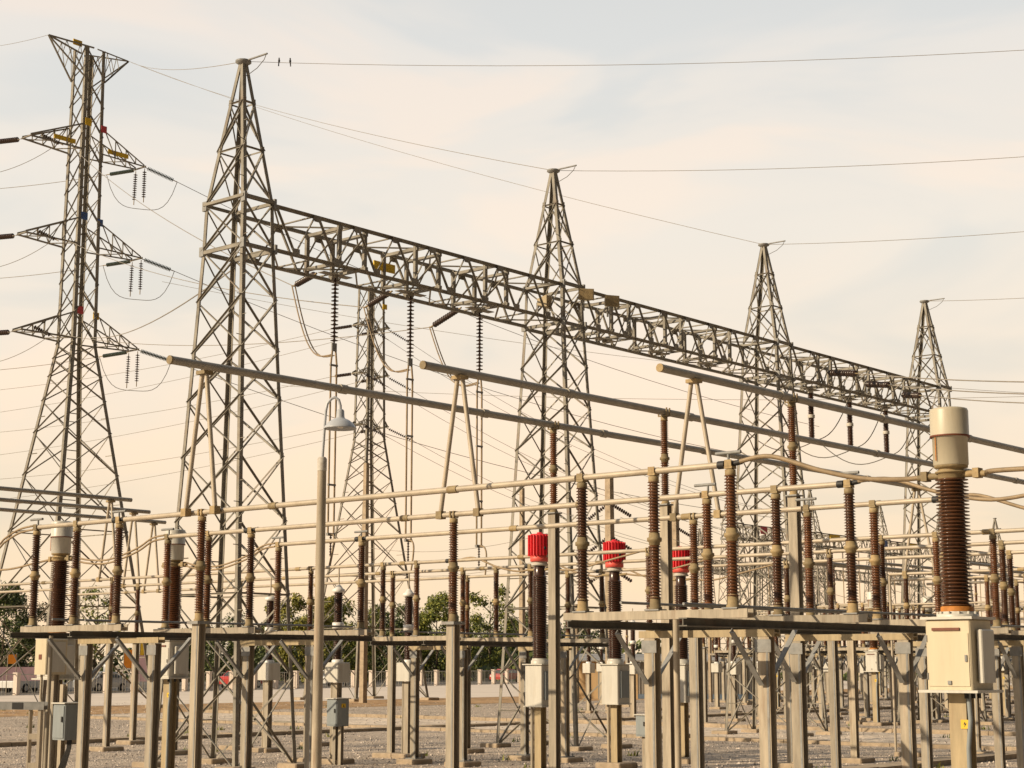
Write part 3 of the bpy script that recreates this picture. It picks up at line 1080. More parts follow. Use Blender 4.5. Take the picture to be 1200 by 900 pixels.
# ------------------------------------------------------------------ instrument transformers
def current_transformer(label, u, v, group, col='cream', head='headpaint'):
    r = thing('current_transformer', label, 'transformer', S(u, v), group)
    MB().hcol(0, 0, 0.1, 1.74, 0.17, 0.17).build('post', 'post', r)
    MB().bbox(-0.35, 0.35, -0.35, 0.35, 0, 0.1, 0.02).build('footing', 'concrete', r)
    MB().box(-0.29, 0.29, -0.27, 0.27, 1.741, 1.765).build('bottom_plate', 'boxgrey', r)
    bx = MB().bbox(-0.22, 0.22, -0.22, 0.22, 1.766, 2.40, 0.012).build('box', col, r)
    MB().box(-0.255, 0.255, -0.25, 0.25, 2.401, 2.425).build('lid', 'boxgrey', bx)
    MB().box(-0.15, 0.12, -0.236, -0.221, 2.30, 2.325).build('nameplate', 'rustred', bx)
    MB().box(-0.01, 0.025, -0.24, -0.229, 1.815, 1.85).build('earth_bolt', 'plate', bx)
    dr = MB().box(-0.20, 0.20, -0.228, -0.2205, 1.80, 2.275).build('door', col, bx)
    for zz in (1.86, 2.2):
        MB().tube([(-0.206, -0.228, zz), (-0.206, -0.228, zz + 0.06)], 0.008, 8).build('hinge', 'plate', dr)
    MB().box(0.165, 0.185, -0.24, -0.2285, 2.02, 2.08).build('latch', 'plate', dr)
    for zz in (-0.14, 0.0, 0.12):
        MB().tube([(0.12, zz, 1.74), (0.12, zz, 1.69)], 0.02, 8).build('cable_gland', 'black', bx)
    for x in (0.23,):
        mb = MB().bbox(0.236, 0.29, -0.13, 0.13, 1.83, 2.31, 0.01)
        mb.build('terminal_box', 'boxgrey', r)
    mb = MB().lathe([(0.19, 2.426), (0.19, 2.45), (0.165, 2.455), (0.16, 2.475)], 24)
    for k in range(12):
        a = k * math.pi / 6
        mb.lathe([(0.014, 2.45), (0.014, 2.475)], 6, (0.177 * math.cos(a), 0.177 * math.sin(a), 0))
    mb.build('base_flange', 'boxgrey', r)
    MB().lathe([(0.152, 2.476), (0.150, 2.52), (0.12, 2.53)], 24).build('cement_ring', 'rustpaint', r)
    MB().lathe(sheds(2.52, 3.715, 36, 0.104, 0.152), 28).build('porcelain', 'porcelain', r)
    mb = MB().lathe([(0.11, 3.70), (0.125, 3.716), (0.125, 3.76), (0.15, 3.762), (0.15, 3.775), (0.115, 3.778), (0.12, 3.81), (0.155, 3.812), (0.155, 3.83)], 24)
    mb.build('neck_flange', 'fitting', r)
    mb = MB().lathe([(0.155, 3.831), (0.162, 3.84), (0.162, 4.10), (0.17, 4.102), (0.182, 4.104), (0.182, 4.115), (0.178, 4.12), (0.178, 4.345), (0.17, 4.366), (0.15, 4.372), (0.02, 4.385)], 32)
    hd = mb.build('head', head, r)
    MB().lathe([(0.184, 4.098), (0.186, 4.101), (0.184, 4.113)], 32).build('seam', 'rustred', hd)
    mb = MB().box(-0.075, -0.065, -0.164, -0.158, 3.87, 4.09)
    mb.build('rust_streak', 'rustpaint', hd)
    for s in (-1, 1):
        mb = MB().tube([(s * 0.12, 0, 3.74), (s * 0.24, 0, 3.745), (s * 0.34, 0, 3.735)], [0.03, 0.035, 0.028], 10)
        mb.box(s * 0.26 - 0.03, s * 0.26 + 0.03, -0.05, 0.05, 3.70, 3.79)
        mb.build('terminal', 'fitting', r)
    MB().tube([(0.12, -0.1, 1.74), (0.13, -0.1, 1.5), (0.10, -0.1, 1.25), (0.095, -0.1, 0.1)], 0.022, 8).build('cable_duct', 'cabinet', r)
    sg = MB().box(0.03, 0.115, -0.094, -0.088, 1.42, 1.50).build('warning_sign', 'yellow', r)
    mb = MB()
    mb.add([(0.072, -0.0955, 1.485), (0.055, -0.0955, 1.457), (0.070, -0.0955, 1.46), (0.062, -0.0955, 1.432), (0.088, -0.0955, 1.468), (0.073, -0.0955, 1.466)], [(0, 1, 2, 5), (2, 3, 4, 5)])
    mb.build('flash_mark', 'black', sg)
    return r


current_transformer('large current transformer with cream box and ribbed brown insulator at the right front', -7.25, 19.05, None)
ct = current_transformer('white capped current transformer at the far left behind the left platform', L2 - 0.08, 1.95, 'white capped transformers on the left', 'boxgrey', 'boxgrey')
dup(ct, S(L3 - 0.05, 2.0), 'second white capped current transformer, right of the first behind the left platform')


def red_cvt(label, u, v, group):
    r = thing('voltage_transformer', label, 'transformer', S(u, v), group)
    MB().hcol(0, 0, 0.12, 1.22, 0.16, 0.16).build('post', 'post', r)
    MB().bbox(-0.3, 0.3, -0.3, 0.3, 0, 0.12, 0.02).build('footing', 'concrete', r)
    MB().box(-0.22, 0.22, -0.22, 0.22, 1.221, 1.24).build('bottom_plate', 'boxgrey', r)
    b = MB().bbox(-0.2, 0.2, -0.2, 0.2, 1.241, 1.98, 0.012).build('tank', 'boxgrey', r)
    MB().box(0.201, 0.235, -0.13, 0.13, 1.35, 1.86).build('terminal_box', 'cabinet', b)
    MB().box(-0.235, 0.235, -0.235, 0.235, 1.981, 2.0).build('lid', 'boxgrey', b)
    MB().lathe([(0.17, 2.001), (0.17, 2.06), (0.15, 2.07), (0.15, 2.10)], 20).build('base_flange', 'boxgrey', r)
    mb = MB().lathe(sheds(2.10, 3.62, 36, 0.115, 0.148) + [(0.11, 3.625), (0.105, 3.80)], 24)
    mb.build('porcelain', 'porcelain_dark', r)
    MB().lathe([(0.115, 3.80), (0.16, 3.805), (0.16, 3.835), (0.14, 3.84), (0.14, 3.875)], 20).build('neck_flange', 'pale_fitting', r)
    mb = MB().lathe([(0.16, 3.876), (0.18, 3.885), (0.18, 3.985), (0.16, 3.99)], 24)
    mb.build('skirt', 'redpale', r)
    mb = MB().lathe([(0.17, 3.991), (0.19, 4.0), (0.19, 4.365), (0.17, 4.39), (0.06, 4.40), (0.05, 4.425), (0.01, 4.43)], 28)
    for k in range(22):
        a = 2 * math.pi * k / 22
        c, s = math.cos(a), math.sin(a)
        mb.bar((0.203 * c, 0.203 * s, 3.985), (0.203 * c, 0.203 * s, 4.37), 0.045, 0.018, up=Vector((-s, c, 0)))
    hd = mb.build('cap', 'red', r)
    mb = MB().lathe([(0.03, 0), (0.03, 0.012)], 12, (0.212, -0.11, 4.12), Matrix.Rotation(math.pi / 2, 3, 'Y'))
    mb.build('gauge', 'black', hd)
    mb = MB().tube([(0.13, 0, 3.73), (0.3, 0, 3.74)], 0.025, 8)
    mb.tube([(-0.13, 0, 3.73), (-0.3, 0, 3.74)], 0.025, 8)
    mb.build('terminal', 'fitting', r)
    MB().tube([(-0.11, -0.1, 1.22), (-0.11, -0.1, 0.1)], 0.03, 8).build('cable_duct', 'steel', r)
    return r


rc = red_cvt('left red capped voltage transformer, partly behind the tall pipe post', M1, 6.15, 'red capped voltage transformers')
dup(rc, S(M2, 6.08), 'middle red capped voltage transformer behind the end of the right platform')
dup(rc, S(M3, 6.0), 'right red capped voltage transformer seen above the right platform')


def white_cvt(label, u, v, group):
    r = thing('voltage_transformer', label, 'transformer', S(u, v), group)
    MB().hcol(0, 0, 0.1, 1.62, 0.14, 0.14).build('post', 'steel', r)
    MB().bbox(-0.28, 0.28, -0.28, 0.28, 0, 0.1, 0.02).build('footing', 'concrete', r)
    MB().bbox(-0.2, 0.2, -0.18, 0.18, 1.63, 2.03, 0.015).build('tank', 'boxgrey', r)
    MB().lathe([(0.12, 2.031), (0.12, 2.07), (0.10, 2.09)], 16).build('base_flange', 'white', r)
    mb = MB().lathe(sheds(2.09, 2.72, 16, 0.075, 0.10) + sheds(2.84, 3.45, 16, 0.075, 0.10), 18)
    mb.build('porcelain', 'porcelain_dark', r)
    MB().lathe([(0.08, 2.715), (0.12, 2.72), (0.12, 2.84), (0.08, 2.845)], 16).build('mid_flange', 'white', r)
    mb = MB().lathe([(0.09, 3.45), (0.13, 3.46), (0.13, 3.52), (0.09, 3.54), (0.05, 3.60), (0.02, 3.62)], 16)
    mb.build('cap', 'white', r)
    MB().tube([(0, 0, 3.6), (0, 0, 4.02)], 0.016, 6).build('stem', 'tube', r)
    MB().tube([(-0.1, -0.05, 1.63), (-0.1, -0.05, 0.1)], 0.025, 8).build('cable_duct', 'steel', r)
    return r


wc = white_cvt('small voltage transformer above the blue grey cabinet with the yellow sign', M1, 0.75, 'small white flanged voltage transformers')
dup(wc, S(M2, 0.45), 'small voltage transformer left of the central platform, no cabinet')
dup(wc, S(4.4, -3.75), 'small voltage transformer between the legs of the nearest gantry tower')


# cabinets
def cabinet(label, loc, w, d, z0, z1, post, group=None, sign=True):
    r = thing('control_cabinet', label, 'cabinet', loc, group)
    b = MB().bbox(-w / 2, w / 2, -d / 2, d / 2, z0, z1, 0.01).build('box', 'cabinet', r)
    MB().box(-w / 2 - 0.02, w / 2 + 0.02, -d / 2 - 0.03, d / 2 + 0.03, z1 + 0.001, z1 + 0.02).build('lid', 'boxgrey', r)
    MB().box(-w / 2 + 0.02, w / 2 - 0.02, -d / 2 - 0.012, -d / 2 - 0.001, z0 + 0.03, z1 - 0.03).build('door', 'cabinet', r)
    MB().box(w / 2 - 0.06, w / 2 - 0.035, -d / 2 - 0.03, -d / 2 - 0.013, (z0 + z1) / 2, (z0 + z1) / 2 + 0.08).build('handle', 'black', r)
    if sign:
        s = MB().box(w / 2 + 0.001, w / 2 + 0.006, -0.05, 0.07, z1 - 0.17, z1 - 0.09).build('warning_sign', 'yellow', r)
        mb = MB()
        mb.add([(w / 2 + 0.008, 0.01, z1 - 0.10), (w / 2 + 0.008, -0.01, z1 - 0.16), (w / 2 + 0.008, 0.03, z1 - 0.16)], [(0, 1, 2)])
        mb.build('warning_mark', 'black', s)
    for p in post:
        MB().hcol(p, 0, 0.0, z0 - 0.001, 0.08, 0.08, 0.008).build('leg', 'steel', r)
    return r


cabinet('blue grey cabinet with yellow warning sign on two legs, right of the lamp pole', S(M1 - 0.25, 1.05), 0.30, 0.34, 0.76, 1.30, (-0.06, 0.1))
cab = cabinet('blue grey cabinet on the left with a sloping cable tray beneath', at(82, 778, 25.0) * 1.0, 0.30, 0.30, 0.9, 1.42, (), None, False)
cab.location.z = 0
mb = MB()
for i in range(6):
    mb.tube([(0.02 + i * 0.02, 0, 0.9), (0.02 + i * 0.018, 0, 0.78), (-0.22 + i * 0.035, 0, 0.42), (-0.25 + i * 0.035, 0, 0.0)], 0.009, 6)
mb.build('cable_bundle', 'black', cab)
MB().bbox(-0.34, 0.22, -0.2, 0.2, 0, 0.36, 0.02).build('plinth', 'concrete', cab)
MB().hcol(-0.2, 0.05, 0.36, 1.7, 0.08, 0.08, 0.008).build('leg', 'steel', cab)
cabinet('two door grey cabinet on a post beside the middle red capped transformer', S(M2 + 0.2, 6.62), 0.26, 0.24, 0.62, 1.02, (0.0,), None, False)

# marshalling boxes under the white capped transformers (face left)
for (px, Y, lab, z0) in ((62, 27.2, 'cream marshalling box with two doors hanging under the left platform edge', 1.55),):
    q = at(px, 778, Y)
    q.z = 0
    r = thing('marshalling_box', lab, 'cabinet', q)
    MB().bbox(-0.22, 0.10, -0.2, 0.2, z0 + 0.28, z0 + 0.85, 0.012).build('box', 'cream', r)
    MB().box(0.101, 0.115, -0.15, 0.15, z0 + 0.32, z0 + 0.80).build('door', 'boxgrey', r)
    MB().box(-0.10, -0.02, -0.206, -0.2005, z0 + 0.52, z0 + 0.60).build('nameplate', 'rustred', r)
    MB().hcol(0.0, 0.05, 0.0, z0 + 0.279, 0.10, 0.10).build('leg', 'steel', r)
    MB().tube([(-0.15, -0.1, z0 + 0.28), (-0.15, -0.1, z0 - 0.1), (-0.02, -0.1, z0 - 0.32), (0.0, -0.1, 0.0)], 0.022, 8).build('cable_duct', 'steel', r)

# grey bracket frame at the left edge
q = at(45, 778, 24.0)
q.z = 0
r = thing('bracket_frame', 'grey horizontal channel on a battened ladder post at the left edge', 'steel frame', q, None, R(-8))
MB().chan_x(-1.2, 0.14, 0, 1.36, 1.47, 0.14).build('channel', 'plate', r)
MB().box(-0.33, -0.17, -0.076, -0.072, 1.37, 1.46).build('nameplate', 'black', r)
mb = MB()
mb.box(-0.09, -0.07, -0.05, 0.05, 0, 1.358)
mb.box(0.05, 0.09, -0.05, 0.05, 0, 1.358)
for z in (0.2, 0.55, 0.95):
    mb.box(-0.07, 0.05, -0.048, -0.04, z, z + 0.08)
mb.build('ladder_post', 'steel', r)

# low inspection bench behind the red transformers
r = thing('inspection_bench', 'low concrete topped steel bench behind the left red capped transformer', 'bench', S(7.6, 5.2))
MB().box(-0.45, 0.45, -0.3, 0.3, 0.46, 0.55).build('top', 'concrete', r)
for sx in (-1, 1):
    for sy in (-1, 1):
        MB().box(sx * 0.38 - 0.025, sx * 0.38 + 0.025, sy * 0.22 - 0.025, sy * 0.22 + 0.025, 0, 0.459).build('leg', 'steel', r)

# ------------------------------------------------------------------ insulator strings and droppers


def disc_prof(n, pitch, rd):
    prof = [(0.018, 0)]
    for i in range(n):
        z = -(i * pitch) - 0.02
        prof += [(0.022, z), (0.032, z - 0.02), (0.036, z - pitch * 0.32), (rd, z - pitch * 0.46), (rd, z - pitch * 0.54), (rd * 0.5, z - pitch * 0.66), (0.02, z - pitch * 0.72)]
    prof.append((0.018, -n * pitch - 0.03))
    return prof


Zs = ZB0 - 0.09
STR = MB().lathe([(r_, z_) for r_, z_ in reversed(disc_prof(16, 0.088, 0.085))], 14).mesh('discs', 'disc')


def susp(label, u, v):
    r = thing('insulator_string', label, 'insulator string', S(u, v, Zs), 'hanging insulator strings under the left beam span')
    o = link('discs', STR, r)
    MB().tube([(0, 0, 0), (0, 0, 0.06)], 0.02, 6).build('hook', 'plate', r)
    mb = MB()
    mb.box(-0.015, 0.015, -0.07, 0.07, -1.62, -1.44)
    mb.build('yoke_plate', 'plate', r)
    return r


ord3 = ['first', 'second', 'third']
for i, u in enumerate((2.75, 5.12, 7.5)):
    susp('%s hanging insulator string from the left, under the nearest beam span' % ord3[i], u, 0)
    r = thing('dropper', '%s vertical twin conductor dropper from the left, below a hanging string' % ord3[i], 'conductor', S(u, 0, Zs - 1.6),
              'twin conductor droppers')
    zb = 4.75 - (Zs - 1.6)
    for s in (-1, 1):
        MB().tube([(0, s * 0.05, -0.01), (0, s * 0.085, -0.3), (0, s * 0.085, zb)], 0.022, 6).build('conductor', 'flex', r)
    for k in range(3):
        MB().box(-0.02, 0.02, -0.11, 0.11, -0.35 - k * 1.3, -0.31 - k * 1.3).build('spacer', 'plate', r)
    MB().box(-0.03, 0.03, -0.11, 0.11, zb - 0.06, zb).build('end_yoke', 'plate', r)
    mb = MB().tube([(0, 0, zb - 0.06), (0, 0, zb - 0.5)], 0.016, 6)
    for k in range(7):
        mb.lathe([(0.012, 0.018), (0.034, 0.0), (0.012, -0.018)], 8, (0, 0, zb - 0.1 - k * 0.06))
    mb.build('tension_link', 'disc', r)
    bus = [(M1, -0.1), (M2, -0.05), (M3, 0.0)][i]
    # curved flexible lead to the insulator post below
    mb = MB()
    a = S(u, 0.0, 4.72)
    b = S(bus[0], bus[1] + 0.55, ZT + 0.02)
    pts = []
    for k in range(11):
        t = k / 10
        q = a.lerp(b, t)
        q += p2 * 0.12 * math.sin(math.pi * t)
        q.z += 0.22 * math.sin(math.pi * t)
        pts.append(q)
    o = mb.tube(pts, 0.02, 6).build('flexible_lead', 'flex')
    tag(o, '%s curved lead from a twin dropper to the second row tube, counted from the left' % ord3[i], 'conductor', 'curved dropper leads')

# brown rods hanging under the right beam span
for i, u in enumerate((22.9, 25.3, 27.7)):
    r = thing('hanging_insulator', '%s brown rod hanging under the right beam span, counted from the left' % ord3[i], 'insulator', S(u, 0.0, ZB0 - 0.1),
              'brown rods under the right span')
    MB().lathe(sheds(-1.48, -0.78, 14, 0.07, 0.10) + sheds(-0.76, -0.05, 14, 0.07, 0.10), 12).build('porcelain', 'porcelain_dark', r)
    MB().lathe([(0.11, -0.82), (0.11, -0.72)], 12).build('middle_flange', 'pale_fitting', r)
    MB().lathe([(0.09, -1.56), (0.09, -1.48)], 12).build('end_flange', 'pale_fitting', r)
    MB().lathe([(0.09, -0.05), (0.09, 0.03)], 12).build('end_flange', 'pale_fitting', r)


def hang_wire(name, label, a, b, sag, rad, mat='wire', group=None, cat='power line', n=16, seg=5):
    a, b = Vector(a), Vector(b)
    pts = []
    for k in range(n + 1):
        t = k / n
        q = a.lerp(b, t)
        q.z -= sag * 4 * t * (1 - t)
        pts.append(q)
    o = MB().tube(pts, rad, seg).build(name, mat)
    return tag(o, label, cat, group)


def strain(label, a, b, group, mat='disc', rd=0.10, n=None, pitch=0.11):
    """tension insulator string from a to b (world)"""
    a, b = Vector(a), Vector(b)
    L = (b - a).length
    r = thing('strain_insulator', label, 'insulator string', a, group, 0)
    rot = (a - b).to_track_quat('Z', 'X').to_matrix()
    n = int((L - 0.3) / pitch)
    MB().lathe([(p_, z_ - 0.12) for p_, z_ in reversed(disc_prof(n, pitch, rd))], 10, (0, 0, 0), rot).build('discs', mat, r)
    d = (b - a).normalized()
    mb = MB().tube([(0, 0, 0), d * 0.15], 0.02, 6)
    mb.tube([d * (0.13 + n * pitch), d * L], 0.022, 6)
    mb.build('link_fitting', 'fitting', r)
    return r


# ------------------------------------------------------------------ transmission towers
def transmission_tower(label, loc, base, waist, top, zw, zt, arms, arm_len, ear, ear_len, rz, mat, w, signs, group=None, ah=1.25):
    r = thing('transmission_tower', label, 'pylon', loc, group, rz)

    def half(z):
        if z < zw:
            t = z / zw
            k = lerp(base, waist, t)
        else:
            k = lerp(waist, top, (z - zw) / (zt - zw))
        return (k, k)
    lv = [0.0]
    h = zw * 0.27
    while lv[-1] < zw - 0.3:
        nz = lv[-1] + h
        if nz > zw - h * 0.35:
            nz = zw
        lv.append(nz)
        h *= 0.76
    n = max(6, int((zt - zw) / 1.35))
    lv2 = [zw + (zt - zw) * i / n for i in range(n + 1)]
    legs(r, lv + lv2[1:], half, w * 3.2, mat)
    mb = MB()
    lattice(mb, lv, half, w, horiz=(0, 1))
    lattice(mb, lv2, half, w * 0.9, horiz=False, sub=False)
    # redundant bracing of the lowest panels
    mb.build('bracing', mat, r)
    for z in arms:
        k = half(z)[0]
        ku = half(z + ah)[0]
        for sy in (-1, 1):
            m = MB()
            tip = Vector((0, sy * arm_len, z + 0.05))
            tp2 = Vector((0, sy * arm_len, z + 0.12))
            for sx in (-1, 1):
                A = Vector((sx * k, sy * k, z))
                B = Vector((sx * ku, sy * ku, z + ah))
                tl = tip + Vector((sx * 0.35, 0, 0))
                m.angle(A, tl, w * 1.3)
                m.angle(B, tl + Vector((0, 0, 0.06)), w * 1.3)
                for q in (0.3, 0.55, 0.78):
                    m.angle(A.lerp(tl, q), B.lerp(tl, q), w * 0.7)
                    m.angle(A.lerp(tl, q), B.lerp(tl, q - 0.25), w * 0.7)
            for q0, q1, s in ((0, 0.3, 1), (0.3, 0.6, -1), (0.6, 0.9, 1)):
                a0 = Vector((s * k, sy * k, z)).lerp(tip + Vector((s * 0.35, 0, 0)), q0)
                a1 = Vector((-s * k, sy * k, z)).lerp(tip + Vector((-s * 0.35, 0, 0)), q1)
                m.angle(a0, a1, w * 0.8)
            m.angle(tip + Vector((-0.42, 0, 0)), tip + Vector((0.42, 0, 0)), w * 1.6)
            m.build('crossarm', mat, r)
    if ear:
        k = half(zt)[0]
        kl = half(zt - 1.6)[0]
        for sy in (-1, 1):
            m = MB()
            tip = Vector((0, sy * ear_len, zt + 0.15))
            for sx in (-1, 1):
                A = Vector((sx * k, sy * k * 0.2, zt))
                B = Vector((sx * kl, sy * kl, zt - 1.6))
                m.angle(A, tip, w * 1.2)
                m.angle(B, tip, w * 1.2)
                for q in (0.3, 0.6):
                    m.angle(A.lerp(tip, q), B.lerp(tip, q), w * 0.7)
                    m.angle(A.lerp(tip, q), B.lerp(tip, q - 0.3), w * 0.7)
            m.build('earth_arm', mat, r)
    for (x, y, z, sx_, sz_, c) in signs:
        MB().box(x - 0.02, x + 0.02, y - sx_ / 2, y + sx_ / 2, z - sz_ / 2, z + sz_ / 2).build('sign_plate', c, r)
    for sx in (-1, 1):
        for sy in (-1, 1):
            MB().bbox(sx * base - 0.4, sx * base + 0.4, sy * base - 0.4, sy * base + 0.4, 0, 0.15, 0.03).build('footing', 'concrete', r)
    return r


YL = 78.0
lt = at(73, 778, YL)
lt.z = 0
zz = [at(95, y, YL).z for y in (60, 180, 290, 400)]
ZTL = zz[0]
AR = zz[1:]
signs = []
for z, c1, c2 in ((AR[0], 'yellow', 'signred'), (AR[1], 'blue', 'blue'), (AR[2], 'signred', 'yellow')):
    signs += [(0.60, 0.62, z + 1.25, 0.32, 0.34, c2), (0.62, -0.3, z + 1.4, 0.36, 0.36, c1)]
signs += [(0.50, -1.5, AR[0] + 0.28, 1.2, 0.22, 'yellow'), (0.48, 1.6, AR[0] + 0.26, 1.2, 0.22, 'yellow'), (0.3, -0.9, ZTL + 0.1, 0.5, 0.28, 'yellow')]
transmission_tower('tall left lattice pylon with three pairs of crossarms and yellow plates', lt, 3.1, 0.67, 0.55, AR[2] - 0.2, ZTL, AR, 3.3, True, 2.35, ANG, 'tower', 0.055, signs)

YM = 95.0
mt_ = at(429, 778, YM)
mt_.z = 0
zm = [at(432, y, YM).z for y in (338, 384, 440, 500)]
transmission_tower('middle lattice pylon seen behind the hanging strings under the beam', mt_, 2.55, 0.66, 0.55, zm[3] - 0.8, zm[0], zm[1:], 1.05, False, 0, ANG - R(8), 'tower', 0.048,
                   [(0.66, 0.5, zm[1] + 1.2, 0.3, 0.3, 'yellow')], ah=0.32)


def LT(x, y, z):
    return lt + p2 * x + g2 * y + Vector((0, 0, z))


def MTW(x, y, z):
    return mt_ + p2 * x + g2 * y + Vector((0, 0, z))


tier = ['upper', 'middle', 'lower']
for i, z in enumerate(AR):
    tipR = LT(0.38, 3.3, z)
    # sideways to the far yard, behind the nearest gantry tower
    u_end = (2.75, 5.12, 7.5)[i]
    gb = S(u_end, -0.6, ZB0 + 0.12)
    far = at(960, (500, 548, 612)[i], 104)
    d = (far - tipR).normalized()
    e1 = tipR + d * 1.75 + Vector((0, 0, -0.12))
    strain('%s grey green string reaching right from the left pylon' % tier[i], tipR, e1, 'green strings right of the left pylon', 'greendisc', 0.11, pitch=0.075)
    hang_wire('power_line', '%s conductor leaving the left pylon rightwards behind the nearest tower' % tier[i], e1, far, 1.3, 0.016, group='conductors leaving the left pylon rightwards')
    # rear tension strings of the beam, tied to the far arm of the pylon
    back = LT(0.45, -1.2, z + 0.1)
    d = (back - gb).normalized()
    e2 = gb + (d - p2 * 0.25).normalized() * 1.5 + Vector((0, 0, -0.42))
    strain('dark tension string behind the left beam span, %s' % ['near the first hanging string', 'near the second hanging string', 'near the third hanging string'][i],
           gb, e2, 'dark tension strings behind the beam', 'disc', 0.075, pitch=0.10)
    hang_wire('power_line', '%s conductor between the left pylon and the truss beam' % tier[i], back, e2, 0.5, 0.012, group='conductors from the left pylon to the beam')
    # jumper lead from tension string down to the dropper
    a = e2
    b = S(u_end, -0.05, Zs - 1.7)
    for kk, off in enumerate((-0.05, 0.05)):
        pts = []
        for k in range(13):
            t = k / 12
            q = a.lerp(b, t)
            q.z -= 0.75 * math.sin(math.pi * t) * (1 - 0.25 * t)
            q += g2 * off
            pts.append(q)
        o = MB().tube(pts, 0.016, 5).build('jumper', 'flex')
        tag(o, ('one of the twin slack jumper cables by the %s hanging string' % ord3[i]), 'jumper cable', 'jumper cables at the %s string' % ord3[i])
    # away to the left behind the pylon
    tipB = LT(-0.38, 3.3, z)
    far = at(-120, (226, 330, 438)[i], YL + 12)
    d = (far - tipB).normalized()
    e3 = tipB + d * 2.0 + Vector((0, 0, -0.1))
    strain('%s grey green string pointing left behind the pylon body' % tier[i], tipB, e3, 'green strings behind the left pylon', 'greendisc', 0.10, pitch=0.10)
    hang_wire('power_line', '%s conductor leaving the left pylon towards the left edge' % tier[i], e3, far, 0.25, 0.016, group='conductors leaving left')
    # vertical jumper strings
    for s, y in ((-1, 'left'), (1, 'right')):
        t0 = LT(0.36 * s, 3.3, z - 0.06)
        t1 = t0 + Vector((-0.04 if s < 0 else 0.0, 0, -1.75))
        strain('%s vertical string of the %s right crossarm on the left pylon' % (y, tier[i]), t0, t1, 'vertical strings on the left pylon', 'disc', 0.105, pitch=0.115)
    # jumper loop
    A, B = e3, e1
    pts = []
    for k in range(17):
        t = k / 16
        q = A.lerp(B, t)
        q.z -= 1.75 * (1 - (2 * t - 1) ** 4) * 0.92
        pts.append(q)
    o = MB().tube(pts, 0.016, 5).build('jumper', 'cable')
    tag(o, 'hanging jumper loop under the %s right crossarm of the left pylon' % tier[i], 'jumper cable', 'jumper loops of the left pylon')
    # left tips
    tipL = LT(-0.38, -3.3, z)
    far = at(-90, (176, 286, 396)[i], YL + 3)
    d = (far - tipL).normalized()
    e4 = tipL + d * 2.4
    strain('%s dark string at the left tip of the left pylon' % tier[i], tipL + d * 0.12, e4, 'strings at the left tips', 'disc', 0.13, pitch=0.17)
    hang_wire('power_line', '%s conductor beyond the left tip of the left pylon' % tier[i], e4, far, 0.3, 0.016, group='conductors beyond the left tips')
    strain('%s dark string lying along the left crossarm of the left pylon' % tier[i], LT(-0.30, -2.3, z + 0.45), LT(0.75, -1.75, z - 0.15), 'strings along the left crossarms', 'disc', 0.10, pitch=0.12)
    hang_wire('jumper', 'slack cable drooping left from the %s left crossarm of the pylon' % tier[i], LT(0.6, -2.1, z - 0.25), at(-60, (205, 315, 425)[i], YL - 1), 0.55, 0.014, cat='jumper cable', group='slack cables at the left crossarms')

# earth wires
TP = [S(u, 0, 14.50) for u in GU]
hang_wire('earth_wire', 'earth wire from the nearest gantry tower top running off to the upper right', TP[0], at(1400, 46, 27), 0.25, 0.0055, group='earth wires running right')
hang_wire('earth_wire', 'earth wire from the second gantry tower top running off right', TP[1], at(1400, 168, 34), 0.2, 0.007, group='earth wires running right')
hang_wire('earth_wire', 'earth wire from the third gantry tower top running off right', TP[2], at(1400, 252, 41), 0.15, 0.008, group='earth wires running right')
hang_wire('earth_wire', 'earth wire from the fourth gantry tower top running off right', TP[3], at(1400, 334, 48), 0.1, 0.009, group='earth wires running right')
EAR = LT(0, 2.35, ZTL + 0.15)
hang_wire('earth_wire', 'earth wire from the left pylon to the nearest gantry tower top', EAR, TP[0], 0.3, 0.008, group='earth wires from the left pylon')
hang_wire('earth_wire', 'earth wire from the left pylon to the second gantry tower top', EAR, TP[1], 0.45, 0.008, group='earth wires from the left pylon')
hang_wire('earth_wire', 'earth wire from the left pylon to the third gantry tower top', EAR, TP[2], 0.5, 0.008, group='earth wires from the left pylon')
hang_wire('earth_wire', 'earth wire from the left pylon top to the left edge', LT(0, -2.35, ZTL + 0.15), at(-60, 58, YL + 4), 0.2, 0.01)
# clamps at the peaks with dangling loops
for i, q in enumerate(TP):
    r = thing('earth_wire_clamp', 'earth wire clamp and loop on the peak of the %s gantry tower' % ['nearest', 'second', 'third', 'fourth'][i], 'clamp', q, 'earth wire clamps')
    MB().tube([(-0.05, 0, 0), (0.75, -0.0, -0.01)], 0.02, 6).build('rod', 'plate', r)
    mb = MB()
    pts = [(0.72, 0, -0.02), (0.66, 0, -0.12), (0.45, 0, -0.25), (0.2, 0, -0.32), (0.03, 0, -0.35)]
    mb.tube(pts, 0.008, 5)
    mb.build('loop', 'cable', r)
